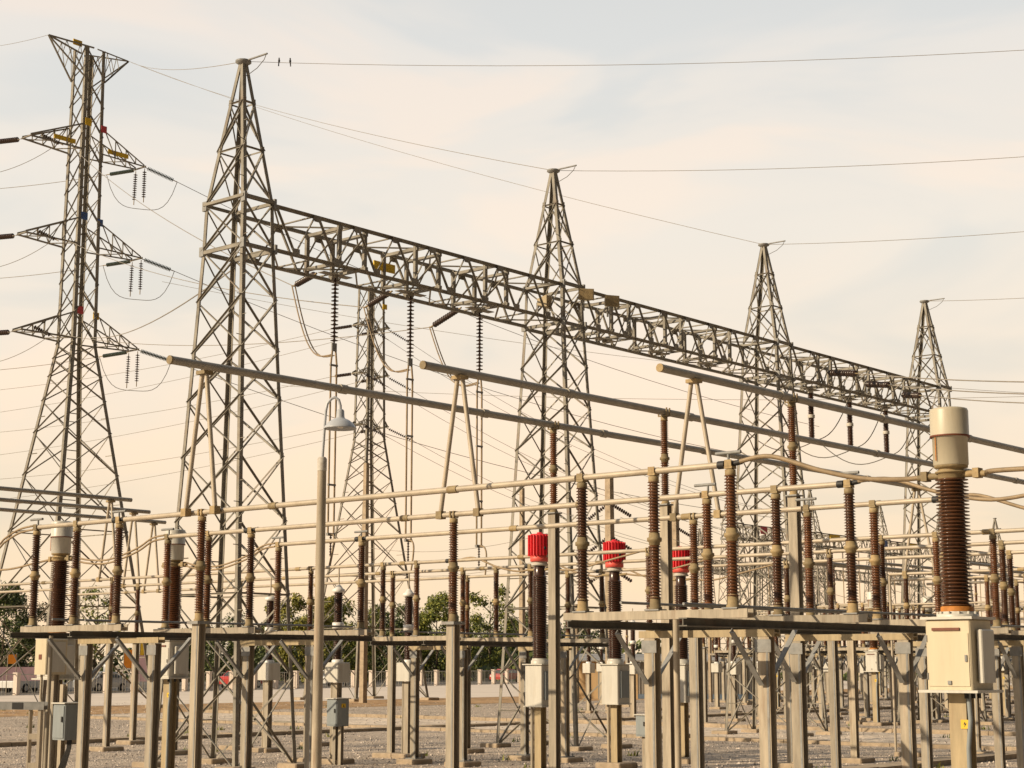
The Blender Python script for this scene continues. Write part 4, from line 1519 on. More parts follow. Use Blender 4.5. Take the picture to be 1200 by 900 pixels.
# right hand tension strings and conductors
for i, u in enumerate((22.9, 25.3, 27.7)):
    a = S(u, 0.62, ZB1 - 0.55 - 0.05 * i)
    far = at(1420, (444, 460, 470)[i], 34)
    d = (far - a).normalized()
    b = a + d * 2.0
    strain('%s dark tension string from the left on the front of the right beam span' % ord3[i], a, b, 'dark tension strings on the right span', 'disc', 0.10, pitch=0.14)
    hang_wire('power_line', '%s of three conductors leaving the right beam span to the right edge' % ['upper', 'middle', 'lower'][i], b, far, 0.15, 0.017, group='conductors leaving the right span')
    # jumper from string end to the hanging rod
    c = S(u, 0.0, ZB0 - 1.68)
    pts = []
    for k in range(15):
        t = k / 14
        q = b.lerp(c, t)
        q.z -= 0.55 * math.sin(math.pi * t) ** 1.2
        pts.append(q)
    for k in range(1, 12):
        t = k / 11
        q = c.lerp(S(u, -2.6, ZB0 - 0.9), t)
        q.z -= 0.5 * math.sin(math.pi * t)
        pts.append(q)
    o = MB().tube(pts, 0.016, 5).build('jumper', 'cable')
    tag(o, 'slack jumper loop under the %s brown rod of the right beam span' % ord3[i], 'jumper cable', 'jumper loops of the right span')

# conductors of the middle pylon and other far lines
for i, z in enumerate(zm[1:]):
    tl = MTW(-0.35, -1.05, z)
    far = at(-150, (468, 515, 568)[i], 120)
    d = (far - tl).normalized()
    e = tl + d * 1.6
    strain('%s dark string on the left of the middle pylon' % tier[i], tl, e, 'left strings of the middle pylon', 'disc', 0.10, pitch=0.12)
    hang_wire('power_line', '%s faint conductor running left from the middle pylon' % tier[i], e, far, 0.8, 0.014, group='faint conductors left of the middle pylon')
    tl = MTW(-0.35, 1.05, z)
    far2 = at(-150, (500, 548, 598)[i], 124)
    d = (far2 - tl).normalized()
    e = tl + d * 1.6
    strain('%s dark string behind the middle pylon' % tier[i], tl, e, 'rear strings of the middle pylon', 'disc', 0.10, pitch=0.12)
    hang_wire('power_line', '%s faint conductor behind the middle pylon running left' % tier[i], e, far2, 0.8, 0.014, group='faint rear conductors')
    for s, nm in ((-1, 'left'), (1, 'right')):
        tr = MTW(0.35, 1.05 * s, z)
        far = at(960 if s > 0 else 930, (610, 640, 668)[i] + (0 if s > 0 else -6), 104)
        d = (far - tr).normalized()
        e = tr + d * 1.7 + Vector((0, 0, -0.25))
        e2 = e + d * 0.5
        e3 = e2 + d * 1.5 + Vector((0, 0, -0.2))
        strain('%s dark string reaching right from the %s arms of the middle pylon' % (tier[i], nm), tr, e, 'right strings of the middle pylon', 'disc', 0.10, pitch=0.12)
        hang_wire('power_line', '%s conductor falling right from the %s arms of the middle pylon' % (tier[i], nm), e, far, 1.6, 0.012, group='conductors right of the middle pylon')
# two faint distant lines crossing behind everything
for i, (ya, yb) in enumerate(((386, 352), (456, 470), (330, 338))):
    pass
hang_wire('power_line', 'faint distant line crossing behind the truss beam above the hanging strings', at(190, 330, 110), at(1300, 466, 100), 1.2, 0.014)
hang_wire('power_line', 'faint level line crossing behind the second gantry tower at pipe height', at(330, 452, 112), at(1300, 462, 92), 0.6, 0.014)
hang_wire('power_line', 'faint line rising right from the left pylon lower arm towards the nearest tower', LT(0.5, 0.4, AR[2] + 0.2), S(0.4, -0.6, ZB0 - 0.2), 0.5, 0.017)

# ------------------------------------------------------------------ flexible conductors of the near row


def spline(pts, n=6):
    out = []
    P = [pts[0]] + list(pts) + [pts[-1]]
    for i in range(1, len(P) - 2):
        a, b, c, d = P[i - 1], P[i], P[i + 1], P[i + 2]
        for k in range(n):
            t = k / n
            out.append(0.5 * ((2 * b) + (c - a) * t + (2 * a - 5 * b + 4 * c - d) * t * t + (3 * b - a - 3 * c + d) * t ** 3))
    out.append(pts[-1])
    return out


def flex(label, pts, rad=0.022, twin=0.0, group=None):
    if twin:
        o = thing('flexible_conductor', label, 'conductor', pts[0], group, 0)
        for s in (-1, 1):
            q = [Vector(x) - Vector(pts[0]) + Vector((0, 0, s * twin)) for x in pts]
            MB().tube(spline(q), rad, 7).build('strand', 'flex', o)
        return o
    o = MB().tube(spline([Vector(x) for x in pts]), rad, 8).build('flexible_conductor', 'flex')
    return tag(o, label, 'conductor', group)


fx = 'flexible conductors of the near row'
flex('thick curved conductor from the front right insulator to the cream transformer head', [S(L1, VR + SR + 0.12, ZT + 0.02), S(L1 + 0.02, 17.3, 4.03), S(L1 + 0.1, 17.8, 3.86), S(L1 + 0.2, 18.2, 3.76), S(-7.3, 18.55, 3.735), S(-7.25, 18.72, 3.74)], 0.024, group=fx)
flex('curved conductor from the middle right insulator passing behind the cream transformer', [S(L2, VR + SR + 0.12, ZT + 0.02), S(L2, 17.35, 4.0), S(L2, 17.9, 3.82), S(L2, 18.5, 3.70), S(L2, 19.1, 3.74), S(L2, 19.8, 3.74)], 0.022, group=fx)
flex('curved conductor arching right of the cream transformer, from the rear phase', [S(L3, VR + SR + 0.12, ZT + 0.02), S(L3, 17.3, 4.0), S(L3, 17.9, 3.8), S(L3, 18.6, 3.62), S(L3, 19.5, 3.6)], 0.022, group=fx)
flex('straight conductor from the cream transformer head to the right edge', [S(-7.25, 19.38, 3.74), S(-7.2, 19.55, 3.76), S(-7.1, 20.6, 3.74), S(-7.0, 22.5, 3.70)], 0.024, group=fx)
flex('twin cable curving down to the left edge from the front left insulator', [S(L1, VL_ - SL_ - 0.1, ZT), S(L1, 4.25, 3.95), S(L1, 3.9, 3.84), S(L1, 3.6, 3.72), S(L1, 2.6, 3.7)], 0.016, 0.028, fx)
flex('twin cable curving from the middle left phase to the first white capped transformer', [S(L2, VL_ - SL_ - 0.1, ZT), S(L2, 4.3, 3.95), S(L2, 3.9, 3.80), S(L2, 3.2, 3.66), S(L2 - 0.05, 2.7, 3.67), S(L2 - 0.08, 2.3, 3.74)], 0.016, 0.028, fx)
flex('twin cable curving from the rear left phase to the second white capped transformer', [S(L3, VL_ - SL_ - 0.1, ZT), S(L3, 4.3, 3.95), S(L3, 3.9, 3.80), S(L3, 3.2, 3.66), S(L3 - 0.05, 2.7, 3.67), S(L3 - 0.05, 2.35, 3.74)], 0.016, 0.028, fx)
flex('cable from the first white capped transformer to the left edge', [S(L2 - 0.08, 1.6, 3.74), S(L2 - 0.08, 1.2, 3.70), S(L2 - 0.1, 0.2, 3.62), S(L2 - 0.1, -1.4, 3.75)], 0.018, 0, fx)
fr = 'flexible leads at the red caps'
for u, v, nm in ((M1, 6.15, 'left'), (M2, 6.08, 'middle'), (M3, 6.0, 'right')):
    flex('curved lead from the central disconnector to the %s red capped transformer' % nm, [S(u, 4.05, ZT), S(u, 4.5, 4.02), S(u, 5.1, 3.82), S(u, 5.6, 3.72), S(u, v - 0.28, 3.74)], 0.018, 0, fr)
    flex('curved lead from the %s red capped transformer to the post on its right' % nm, [S(u, v + 0.28, 3.74), S(u, v + 0.8, 3.70), S(u, v + 1.6, 3.84), S(u, v + 2.4, ZT)], 0.018, 0, fr)

# ------------------------------------------------------------------ street lamp
q = at(373, 778, 18.0)
q.z = -0.13
r = thing('street_lamp', 'grey pole street lamp with pale bell shade on a hooked arm', 'street lamp', q, None, 0)
MB().tube([(0, 0, 0), (0, 0, 4.20)], [0.057, 0.049], 16).build('pole', 'steel', r)
MB().lathe([(0.052, 4.20), (0.052, 4.33), (0.038, 4.35)], 16).build('collar', 'pale_fitting', r)
MB().tube([(0, 0, 4.3), (0.02, 0, 4.70), (0.03, 0, 4.86), (0.045, 0, 4.94), (0.09, 0, 4.995), (0.13, 0, 5.01), (0.17, 0, 4.98), (0.188, 0, 4.92), (0.19, 0, 4.86)], 0.016, 10).build('arm', 'lamp', r)
sh = MB()
sh.lathe([(0.03, 4.875), (0.042, 4.86), (0.046, 4.79), (0.055, 4.775), (0.10, 4.755), (0.14, 4.725), (0.165, 4.69), (0.178, 4.672), (0.180, 4.66), (0.172, 4.662), (0.13, 4.71), (0.05, 4.75)], 32, (0.19, 0, 0))
sh.build('lamp_shade', 'lamp', r)
MB().lathe([(0.005, 4.665), (0.03, 4.67), (0.045, 4.70), (0.03, 4.74)], 16, (0.19, 0, 0)).build('bulb', 'white', r)
MB().bbox(-0.2, 0.2, -0.2, 0.2, 0.13, 0.21, 0.02).build('footing', 'concrete', r)

# ------------------------------------------------------------------ floodlights and plates on the beam


def floodlight(label, loc, rz):
    r = thing('floodlight', label, 'floodlight', loc, 'floodlights at the second gantry tower', rz)
    m = MB()
    m.add([(-0.10, 0, -0.08), (0.10, 0, -0.08), (0.10, 0, 0.08), (-0.10, 0, 0.08), (-0.2, -0.28, -0.15), (0.2, -0.28, -0.15), (0.2, -0.28, 0.15), (-0.2, -0.28, 0.15)],
          [(0, 1, 2, 3), (7, 6, 5, 4), (0, 4, 5, 1), (1, 5, 6, 2), (2, 6, 7, 3), (3, 7, 4, 0)])
    m.build('housing', 'post', r)
    MB().box(-0.17, 0.17, -0.29, -0.282, -0.12, 0.12).build('lens', 'fitting', r)
    MB().bar((0, 0.03, -0.35), (0, 0.03, 0.0), 0.04).build('bracket', 'plate', r)
    return r


floodlight('tan floodlight in the beam just left of the second gantry tower', S(9.35, 0.3, ZB0 + 0.42), R(70))
floodlight('tan floodlight on the front of the second gantry tower', S(10.6, 0.75, ZB0 + 0.72), R(10))
floodlight('tan floodlight in the beam just right of the second gantry tower', S(11.6, 0.75, ZB0 + 0.72), R(20))
o = MB().box(-0.02, 0.02, -0.34, 0.34, -0.10, 0.10).build('sign_plate', 'yellow')
o.location = S(4.75, -0.5, ZB1 - 0.36)
o.rotation_euler = (0, 0, ANG)
tag(o, 'yellow plate inside the left span of the truss beam', 'sign')
for i, (dv, c, nm) in enumerate(((2.2, 'yellow', 'yellow'), (9.5, 'blue', 'blue'), (14.5, 'yellow', 'smaller yellow'), (-7.5, 'signred', 'red'))):
    o = MB().box(-0.03, 0.03, -0.7 + 0.3 * (i == 3), 0.7 - 0.3 * (i == 3), -0.25, 0.25).build('sign_plate', c)
    o.location = FO + g2 * dv + p2 * 0.7 + Vector((0, 0, ZB1 - 0.3))
    o.rotation_euler = (0, 0, ANG)
    tag(o, '%s phase plate on the distant truss beam' % nm, 'sign', 'plates on the distant beam')


# ------------------------------------------------------------------ far switchyard on the right
def far_bay(label, loc, rz=ANG):
    r = thing('switch_bay', label, 'switchgear', loc, 'distant switch bays', rz)
    return r


rnd = random.Random(4)
fp0 = None
k = 0
adj = ['first', 'second', 'third', 'fourth', 'fifth', 'sixth', 'seventh', 'eighth', 'ninth', 'tenth', 'eleventh', 'twelfth', 'thirteenth', 'fourteenth', 'fifteenth', 'sixteenth', 'seventeenth', 'eighteenth', 'nineteenth', 'twentieth']
fp = platform('nearest of the distant switch platforms behind the right platform', -2.6, 2.6, 0, [(-1.6, -0.7), (-1.6, 0.7), (1.6, -0.7), (1.6, 0.7)], 'distant switch platforms',
              frames=((-1.6, -0.7, 0.7), (1.6, -0.7, 0.7)))
fd = disconnector('distant disconnector phase', 0, 0, 0.93, 'distant disconnector phases', ())

def grid(px, Y):
    q = at(px, 778, Y)
    d = Vector((q.x, q.y, 0)) - O
    return d.dot(g2), d.dot(p2)


spots = [grid(*t) for t in sorted(((968, 60), (1050, 58), (1135, 60), (1205, 64), (900, 70), (990, 76), (1085, 78), (1170, 80), (880, 90), (950, 94), (1040, 96), (1120, 98), (1190, 100), (915, 112), (1010, 116), (1095, 118), (1165, 120)), key=lambda t: t[1])]
for i, (u, v) in enumerate(spots):
    if i == 0:
        fp.location = S(u, v)
    else:
        dup(fp, S(u, v), '%s of the distant switch platforms, counted from the nearest' % adj[i])
    for j, du in enumerate((-2.2, 0, 2.2)):
        lab = '%s disconnector phase on the %s distant switch platform' % (('front', 'middle', 'rear')[j], adj[i] if i else 'nearest')
        if i == 0 and j == 0:
            fd.location = S(u + du, v)
            fd['label'] = lab
        else:
            dup(fd, S(u + du, v), lab)
for i, t in enumerate(sorted(((890, 62), (930, 64), (1015, 66), (1060, 68), (1100, 70), (1150, 70), (925, 82), (970, 84), (1020, 86), (1070, 88), (1130, 90), (1180, 90), (905, 102), (985, 104), (1065, 108), (1150, 110), (1000, 72), (1195, 76), (945, 74), (1110, 84)), key=lambda t: t[1])):
    u, v = grid(*t)
    dup(wc, S(u, v), '%s small voltage transformer in the distant switchyard, counted from the nearest' % adj[i], 'distant voltage transformers')
for i, t in enumerate(((1000, 58), (1000, 61), (1000, 64), (1000, 78), (1000, 81), (1000, 84), (1000, 98), (1000, 102), (1000, 106))):
    u, v = grid(*t)
    bus_tube('bus_tube', '%s thin tube of the distant switchyard, counted from the nearest' % adj[i], [S(u, v - 7, ZT), S(u, v + 12, ZT)], 0.036, 'tube', 'thin tubes of the distant switchyard', 8, segs=False)
for i, t in enumerate(((655, 64), (690, 70), (705, 84), (742, 62), (770, 74), (815, 66), (840, 76), (860, 60))):
    u, v = grid(*t)
    dup(wc, S(u, v), '%s small voltage transformer far behind the red caps, counted from the left' % adj[i], 'far voltage transformers behind the red caps')
for i, t in enumerate(((670, 58), (735, 80), (790, 58), (825, 56), (855, 70), (872, 84))):
    u, v = grid(*t)
    dup(sp0, S(u, v), '%s brown insulator post far behind the red caps, counted from the left' % adj[i], 'far insulator posts behind the red caps')
# thick pipes and tall posts of the far rows
for i, t in enumerate(((890, 62), (950, 66), (1035, 66), (1140, 66), (1190, 72))):
    ua, v = grid(*t)
    ub = ua + 30
    bus_tube('bus_pipe', '%s thick pipe of the distant switchyard, counted from the left' % adj[i], [S(ua, v, ZP), S(ub, v, ZP)], 0.06, 'pipe', 'thick pipes of the distant switchyard', 8, segs=False)
    for j, uu in enumerate((ua + 2, (ua + ub) / 2, ub - 2)):
        dup(pp, S(uu, v), '%s post under the %s distant thick pipe' % (('near', 'middle', 'far')[j], adj[i]), 'posts under the distant pipes')


FO3 = at(900, 778, 160)
FO3.z = 0
for i in range(5):
    dup(gt0, FO3 + g2 * 10.4 * (i - 1), '%s gantry tower of the farthest switch row, counted from the left' % adj[i], 'gantry towers of the farthest switch row')
for i in range(4):
    gantry_beam('%s truss beam span of the farthest switch row, counted from the left' % adj[i], FO3 + g2 * 10.4 * (i - 1), 'truss beams of the farthest switch row', 0.43, 9.97, (2.5, 5, 7.5))
for i in range(5):
    for j in range(3):
        q = FO + g2 * (10.4 * (i - 1) + (2.1, 4.5, 6.9)[j]) + Vector((0, 0, Zs))
        if i == 4:
            continue
        r = thing('insulator_string', '%s hanging string of the %s distant truss beam span' % (('left', 'middle', 'right')[j], adj[i]), 'insulator string', q, 'hanging strings of the distant beams')
        link('discs', STR, r)
        MB().tube([(0, 0, -1.5), (0, 0, 5.2 - Zs)], 0.035, 5).build('dropper', 'flex', r)
for i, t in enumerate(sorted(((1025, 56), (1090, 60), (1175, 66), (910, 76), (1055, 74), (1125, 76), (960, 88), (1095, 92), (1160, 94), (1030, 104)), key=lambda t: t[1])):
    u, v = grid(*t)
    dup(ct, S(u, v), '%s white capped current transformer in the distant yard, counted from the nearest' % adj[i], 'distant current transformers')

# ------------------------------------------------------------------ concrete distribution poles
def utility_pole(label, px, Y, ztop, w, arms, group):
    q = at(px, 778, Y)
    q.z = 0
    r = thing('utility_pole', label, 'utility pole', q, group)
    mb = MB()
    a, b = w / 2, w * 0.36
    vs = [(-a, -a, 0), (a, -a, 0), (a, a, 0), (-a, a, 0), (-b, -b, ztop), (b, -b, ztop), (b, b, ztop), (-b, b, ztop)]
    mb.add(vs, [(0, 3, 2, 1), (4, 5, 6, 7), (0, 1, 5, 4), (1, 2, 6, 5), (2, 3, 7, 6), (3, 0, 4, 7)])
    mb.build('shaft', 'concrete', r)
    for z in arms:
        for s in (-1, 1):
            m = MB()
            A = Vector((s * 0.16, 0, z))
            B = Vector((s * 1.15, 0, z - 0.55))
            m.lathe([(rr, zz_) for rr, zz_ in reversed(disc_prof(9, 0.12, 0.085))], 10, A, (A - B).to_track_quat('Z', 'X').to_matrix())
            m.build('line_insulator', 'disc', r)
    return r


utility_pole('concrete pole with angled insulators behind the middle red cap', 716, 70, at(716, 556, 70).z, 0.36, (8.6, 7.2, 5.9), 'concrete utility poles')
utility_pole('concrete pole with angled insulators behind the right red cap', 794, 80, at(794, 588, 80).z, 0.36, (8.4, 7.0), 'concrete utility poles')
utility_pole('plain tan concrete pole in front of the middle pylon', 426, 88, at(426, 543, 88).z, 0.30, (), 'concrete utility poles')
utility_pole('plain tan pole beside the second gantry tower base', 612, 85, at(612, 572, 85).z, 0.26, (), 'concrete utility poles')
utility_pole('short tan post standing before the tan store building', 676, 88, at(676, 708, 88).z, 0.17, (), 'concrete utility poles')
utility_pole('short pale post standing before the grey store wall', 832, 90, at(832, 712, 90).z, 0.16, (), 'concrete utility poles')

for i, (pxa, ya, Ya, pxb, yb, Yb, nm) in enumerate(((727, 577, 70, 1300, 742, 64, 'upper line falling right from the pole behind the middle red cap'),
                                                    (727, 606, 70, 1300, 760, 64, 'lower line falling right from the pole behind the middle red cap'),
                                                    (804, 606, 80, 1320, 720, 78, 'upper line falling right from the pole behind the right red cap'),
                                                    (706, 604, 70, 420, 640, 90, 'line running left from the pole behind the middle red cap'),
                                                    (706, 634, 70, 420, 668, 90, 'lower line running left from the pole behind the middle red cap'))):
    hang_wire('power_line', nm, at(pxa, ya, Ya), at(pxb, yb, Yb), 0.8, 0.011)

# ------------------------------------------------------------------ trees


def tree(label, px, Y, ztop, rad, n, mat, seed, trunk_h, sparse=0.0, size=0.17, cat='tree', group=None):
    q0 = at(px, 778, Y)
    q = beyond(px, 9 + (Y - 96) * 0.6)
    kS = q.y / q0.y
    ztop, rad, trunk_h, size = 2 + (ztop - 2) * kS, rad * kS, trunk_h * kS * 0.8, size * kS * 0.62
    n = int(n * 1.9)
    rn = random.Random(seed)
    r = thing('tree', label, cat, q, group, rn.uniform(0, 6))
    mb = MB()
    mb.tube([(0, 0, 0), (0.08, 0.03, trunk_h * 0.5), (0.0, 0.1, trunk_h), (0.1, 0.0, ztop * 0.85)], [0.02 * ztop + 0.03, 0.016 * ztop + 0.02, 0.012 * ztop + 0.02, 0.02], 8)
    centers = []
    nb = 13
    for i in range(nb):
        a = i * 2.4 + rn.uniform(-0.4, 0.4)
        z = lerp(trunk_h * 0.8, ztop * 0.93, (i + 0.5) / nb)
        rr = rad * (0.35 + 0.65 * math.sin(math.pi * min(0.98, 0.18 + 0.75 * (i + 0.5) / nb))) * rn.uniform(0.5, 0.95)
        e = Vector((math.cos(a) * rr, math.sin(a) * rr, z))
        s0 = Vector((0.05, 0.05, max(trunk_h * 0.6, z - rr * 0.8)))
        mb.tube([s0, s0.lerp(e, 0.55) + Vector((0, 0, -0.1)), e], [0.007 * ztop, 0.005 * ztop, 0.01], 5)
        centers.append((e, rad * rn.uniform(0.26, 0.46)))
        for kx in range(2):
            e2 = e + Vector((rn.gauss(0, 1), rn.gauss(0, 1), rn.gauss(0, 0.6))) * rad * 0.26
            centers.append((e2, rad * rn.uniform(0.15, 0.3)))
    mb.build('trunk', 'bark', r)
    lf = MB()
    for i in range(n):
        c, cr_ = rn.choice(centers)
        d = Vector((rn.gauss(0, 1), rn.gauss(0, 1), rn.gauss(0, 0.8)))
        d = d.normalized() * cr_ * (rn.random() ** 0.45)
        pnt = c + d
        if pnt.z < 0.2:
            continue
        nrm = (d.normalized() + Vector((rn.gauss(0, 0.7), rn.gauss(0, 0.7), rn.gauss(0.3, 0.6)))).normalized()
        t1 = nrm.orthogonal().normalized()
        t1 = Matrix.Rotation(rn.uniform(0, 6.28), 3, nrm) @ t1
        t2 = nrm.cross(t1)
        sz = size * rn.uniform(0.6, 1.35)
        lf.add([pnt - t1 * sz, pnt + t2 * sz * 0.45 + nrm * sz * 0.1, pnt + t1 * sz, pnt - t2 * sz * 0.45 + nrm * sz * 0.1], [(0, 1, 2, 3)])
    lf.build('crown', mat, r)
    return r


TG = 'roadside trees beyond the wall'
tree('dark bushy tree at the far left edge beyond the wall', 2, 104, 7.0, 2.6, 7000, 'leafdark', 1, 1.2, group=TG)
tree('low dark shrubby tree at the left edge, lower than its neighbour', 38, 110, 4.6, 2.6, 5000, 'leafdark', 2, 0.6, group=TG)
tree('thin sparse young tree behind the left platform', 112, 96, 6.6, 1.5, 900, 'leaf', 3, 1.8, group=TG)
tree('dark rounded tree between left pylon and nearest tower, low', 205, 118, 4.0, 2.8, 4500, 'leafdark', 4, 0.6, group=TG)
tree('low dark bush behind the legs of the nearest gantry tower', 262, 122, 4.8, 3.0, 5000, 'leafdark', 5, 0.7, group=TG)
tree('yellow green tree just left of the street lamp pole', 358, 108, 6.7, 1.9, 6000, 'leafyellow', 6, 0.9, group=TG)
tree('dark tree mass left of the lamp pole behind the yellow green one', 335, 124, 5.4, 2.6, 5500, 'leafdark', 7, 0.7, group=TG)
tree('dark tree behind the base of the middle pylon', 402, 122, 6.6, 3.0, 6500, 'leaf', 8, 0.7, group=TG)
tree('dark tree right of the middle pylon base', 455, 124, 5.9, 2.7, 6000, 'leafdark', 9, 0.6, group=TG)
tree('bright green tree left of the central free standing column', 512, 114, 6.6, 2.1, 7000, 'leaf', 10, 0.8, group=TG)
tree('loose airy tree right of the central free standing column', 575, 112, 7.3, 2.0, 2200, 'leaf', 11, 1.0, group=TG)
tree('dark tree behind the central platform columns', 555, 126, 5.0, 3.4, 7000, 'leafdark', 12, 0.5, group=TG)
tree('dark tree between the legs of the second gantry tower', 622, 126, 5.6, 2.4, 5500, 'leafdark', 13, 0.7, group=TG)
tree('low tree left of the middle red capped transformer', 676, 132, 5.2, 2.6, 4500, 'leafdark', 14, 0.7, group=TG)
tree('broad low dark tree behind the lamp pole and the small transformer', 425, 134, 4.6, 4.2, 9000, 'leafdark', 21, 0.3, group=TG)
tree('broad low dark tree behind the left half of the central platform', 490, 136, 4.2, 4.0, 9000, 'leafdark', 22, 0.3, group=TG)
tree('broad low dark tree behind the right half of the central platform', 600, 136, 4.0, 4.0, 9000, 'leafdark', 23, 0.3, group=TG)
tree('broad low tree behind the legs of the nearest gantry tower, right side', 320, 136, 3.8, 3.6, 8000, 'leafdark', 24, 0.3, group=TG)
# distant low vegetation
mb = MB()
rn = random.Random(77)
for i in range(9000):
    x = rn.uniform(-110, 190)
    y = 205 + rn.gauss(0, 6)
    h = 2.6 + 1.4 * math.sin(x * 0.13) + 1.0 * math.sin(x * 0.41 + 1)
    z = max(0.1, rn.random() ** 0.7 * max(0.8, h))
    pnt = Vector((x, y, z))
    nrm = Vector((rn.gauss(0, 1), rn.gauss(-0.6, 0.6), rn.gauss(0.4, 0.6))).normalized()
    t1 = nrm.orthogonal().normalized()
    t2 = nrm.cross(t1)
    sz = rn.uniform(0.25, 0.6)
    mb.add([pnt - t1 * sz, pnt + t2 * sz * 0.6, pnt + t1 * sz, pnt - t2 * sz * 0.6], [(0, 1, 2, 3)])
o = mb.build('distant_scrub', 'leafdark')
tag(o, 'far low scrub along the horizon beyond the road', 'scrub', None, 'stuff')


# ------------------------------------------------------------------ cars, stalls and boards along the road
def car(label, u, v, paint, group='cars on the road behind the wall', flip=1):
    r = thing('parked_car', label, 'car', beyond(u, v), group, math.atan2(fd_.y, fd_.x) + (0 if flip > 0 else math.pi))
    prof = [(-2.1, 0.35), (-2.12, 0.75), (-1.95, 0.95), (-1.5, 1.0), (-0.95, 1.42), (0.35, 1.46), (0.75, 1.36), (1.35, 0.98), (2.0, 0.86), (2.12, 0.6), (2.08, 0.33)]
    mb = MB()
    hw = 0.84
    vs, n = [], len(prof)
    for y in (-hw, hw):
        for x, z in prof:
            k = 0.86 if z > 1.1 else 1.0
            vs.append((x, y * k, z))
    mb.add(vs, [tuple(range(n - 1, -1, -1)), tuple(range(n, 2 * n))] + [(i, (i + 1) % n, n + (i + 1) % n, n + i) for i in range(n)])
    mb.build('body', paint, r)
    mb = MB()
    for s in (-1, 1):
        y0, y1 = s * 0.85, s * 0.735
        a = [(-1.3, y0, 1.03), (-0.3, y0, 1.03), (-0.3, y1 + s * 0.01, 1.37), (-0.85, y1 + s * 0.01, 1.37)]
        b = [(-0.22, y0, 1.03), (1.1, y0, 1.03), (0.7, y1 + s * 0.01, 1.32), (-0.22, y1 + s * 0.01, 1.37)]
        for P in (a, b):
            mb.add(P, [(0, 1, 2, 3) if s < 0 else (3, 2, 1, 0)])
    mb.add([(0.80, -0.66, 1.345), (0.80, 0.66, 1.345), (1.36, 0.76, 0.995), (1.36, -0.76, 0.995)], [(0, 1, 2, 3)])
    mb.add([(-1.0, -0.66, 1.39), (-1.0, 0.66, 1.39), (-1.5, 0.76, 1.02), (-1.5, -0.76, 1.02)], [(3, 2, 1, 0)])
    mb.build('window', 'glass', r)
    for x in (-1.3, 1.3):
        for s in (-1, 1):
            w = MB().lathe([(0.2, -0.1), (0.32, -0.09), (0.32, 0.09), (0.2, 0.1)], 16, (x, s * 0.8, 0.32), Matrix.Rotation(math.pi / 2, 3, 'X')).build('wheel', 'black', r)
            MB().lathe([(0.19, -0.005), (0.19, 0.01)], 12, (x, s * 0.905, 0.32), Matrix.Rotation(math.pi / 2, 3, 'X')).build('rim', 'carsilver', w)
    for s in (-1, 1):
        MB().box(2.02, 2.115, s * 0.62 - 0.16, s * 0.62 + 0.16, 0.62, 0.78).build('headlight', 'white', r)
    return r


def uv_at(px, v):
    """yard coordinate u on line v seen at a picture column"""
    t = (px - 600) / (F / CP)
    a = O + p2 * v
    u = (t * a.y - a.x) / (g2.x - t * g2.y)
    return u


car('silver car on the road seen left of the orange cloth', 120, 3.8, 'carsilver')
car('pale silver car on the road between the lamp pole and the nearest tower', 388, 3.8, 'carwhite', flip=-1)
car('red car on the road behind the free standing column left of the lamp', 283, 6.8, 'carred')
car('white car on the road at the far left edge', 36, 6.8, 'carwhite')
car('red car on the road behind the second gantry tower base', 592, 6.8, 'carred', flip=-1)


def banner(label, px, v, w, z0, z1, mat, group='boards and cloths along the road'):
    r = thing('banner', label, 'banner', beyond(px, v), group, R(20))
    MB().box(-w / 2, w / 2, -0.03, 0.03, z0, z1).build('panel', mat, r)
    for s in (-1, 1):
        MB().tube([(s * (w / 2 + 0.03), 0, 0), (s * (w / 2 + 0.03), 0, z1 + 0.1)], 0.03, 6).build('pole', 'steel', r)
    return r


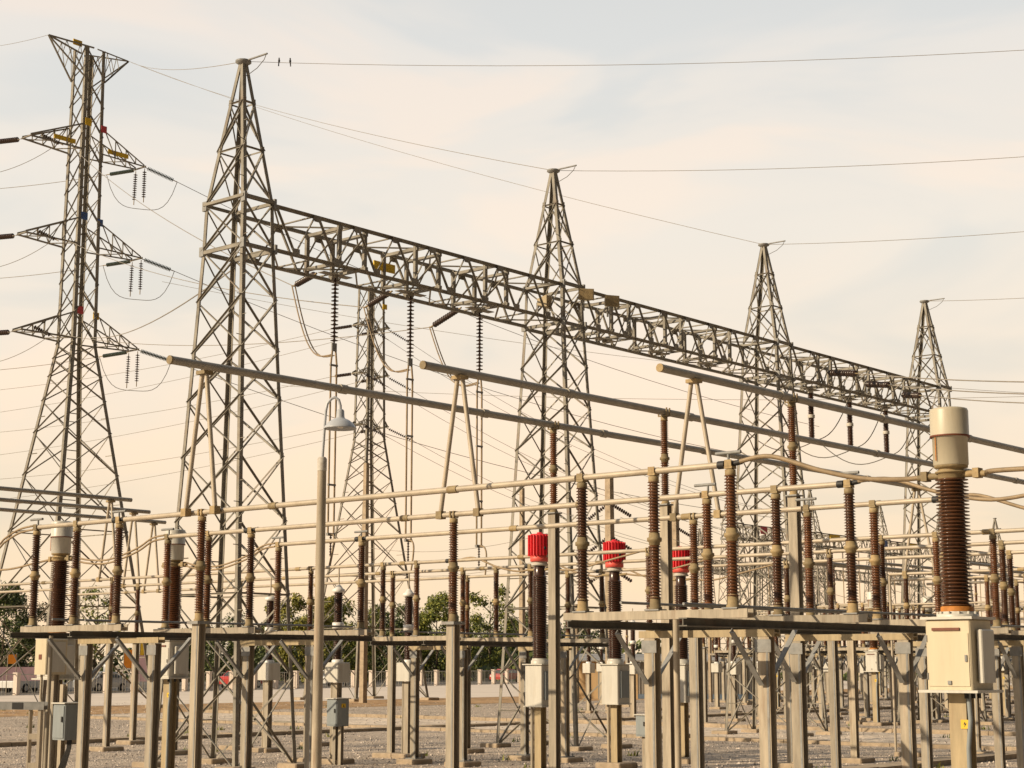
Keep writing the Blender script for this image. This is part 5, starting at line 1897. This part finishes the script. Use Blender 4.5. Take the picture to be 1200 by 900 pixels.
banner('small orange cloth hung by the road beside the pink board', 152, 1.2, 0.8, 1.7, 3.0, 'orange')
banner('pale pink board standing by the road, left of the second transformer', 164, 1.2, 1.2, 0.75, 2.6, 'pink')
banner('narrow yellow banner above the pink board', 166, 1.2, 0.25, 2.3, 3.6, 'yellow')
banner('pale pink board glimpsed under the second white capped transformer box', 211, 1.2, 1.1, 0.75, 2.0, 'pink')
banner('long pinkish white board standing behind the fence at the far left', 25, 1.2, 3.2, 0.9, 1.8, 'pink')
banner('small orange banner beside the dark tree at the far left', 14, 1.2, 0.5, 2.0, 2.6, 'orange')
r = thing('water_tank', 'small blue drum on a fence post left of the orange cloth', 'drum', FA + fd_ * 2.9 * round(((beyond(131, 0) - FA).length) / 2.9) + Vector((0, 0, 1.451)))
MB().lathe([(0.22, 0.002), (0.25, 0.05), (0.25, 0.5), (0.2, 0.55), (0.05, 0.57)], 16).build('shell', 'lamp', r)


# ------------------------------------------------------------------ birds on the earth wire
def bird(label, loc, rz):
    r = thing('bird', label, 'bird', loc, 'birds on the upper earth wire', rz)
    r.scale = (0.42,) * 3
    m = MB()
    m.lathe([(0.008, -0.13), (0.02, -0.05), (0.05, 0.02), (0.055, 0.08), (0.045, 0.13), (0.028, 0.16), (0.036, 0.19), (0.034, 0.215), (0.015, 0.235)], 12)
    m.tube([(0, -0.02, 0.205), (0, -0.085, 0.197)], [0.012, 0.003], 6)
    m.add([(-0.025, 0.02, 0.0), (0.025, 0.02, 0.0), (0.03, 0.05, -0.19), (-0.03, 0.05, -0.19), (-0.025, 0.035, 0.0), (0.025, 0.035, 0.0), (0.03, 0.062, -0.19), (-0.03, 0.062, -0.19)],
          [(0, 1, 2, 3), (7, 6, 5, 4), (0, 4, 5, 1), (1, 5, 6, 2), (2, 6, 7, 3), (3, 7, 4, 0)])
    m.build('body', 'feather', r)
    return r


def on_wire(px):
    a, b = TP[0], at(1400, 46, 27)
    lo, hi = 0.0, 1.0
    for _ in range(40):
        t = (lo + hi) / 2
        q = a.lerp(b, t)
        q.z -= 0.25 * 4 * t * (1 - t)
        x = 600 + F * q.x / (q.y * CP + (q.z - EYE) * SP)
        if x < px:
            lo = t
        else:
            hi = t
    return q


bird('left of two black birds perched on the earth wire by the nearest tower', on_wire(327) + Vector((0, 0, 0.01)), R(30))
bird('right of two black birds perched on the earth wire by the nearest tower', on_wire(340) + Vector((0, 0, 0.01)), R(-20))
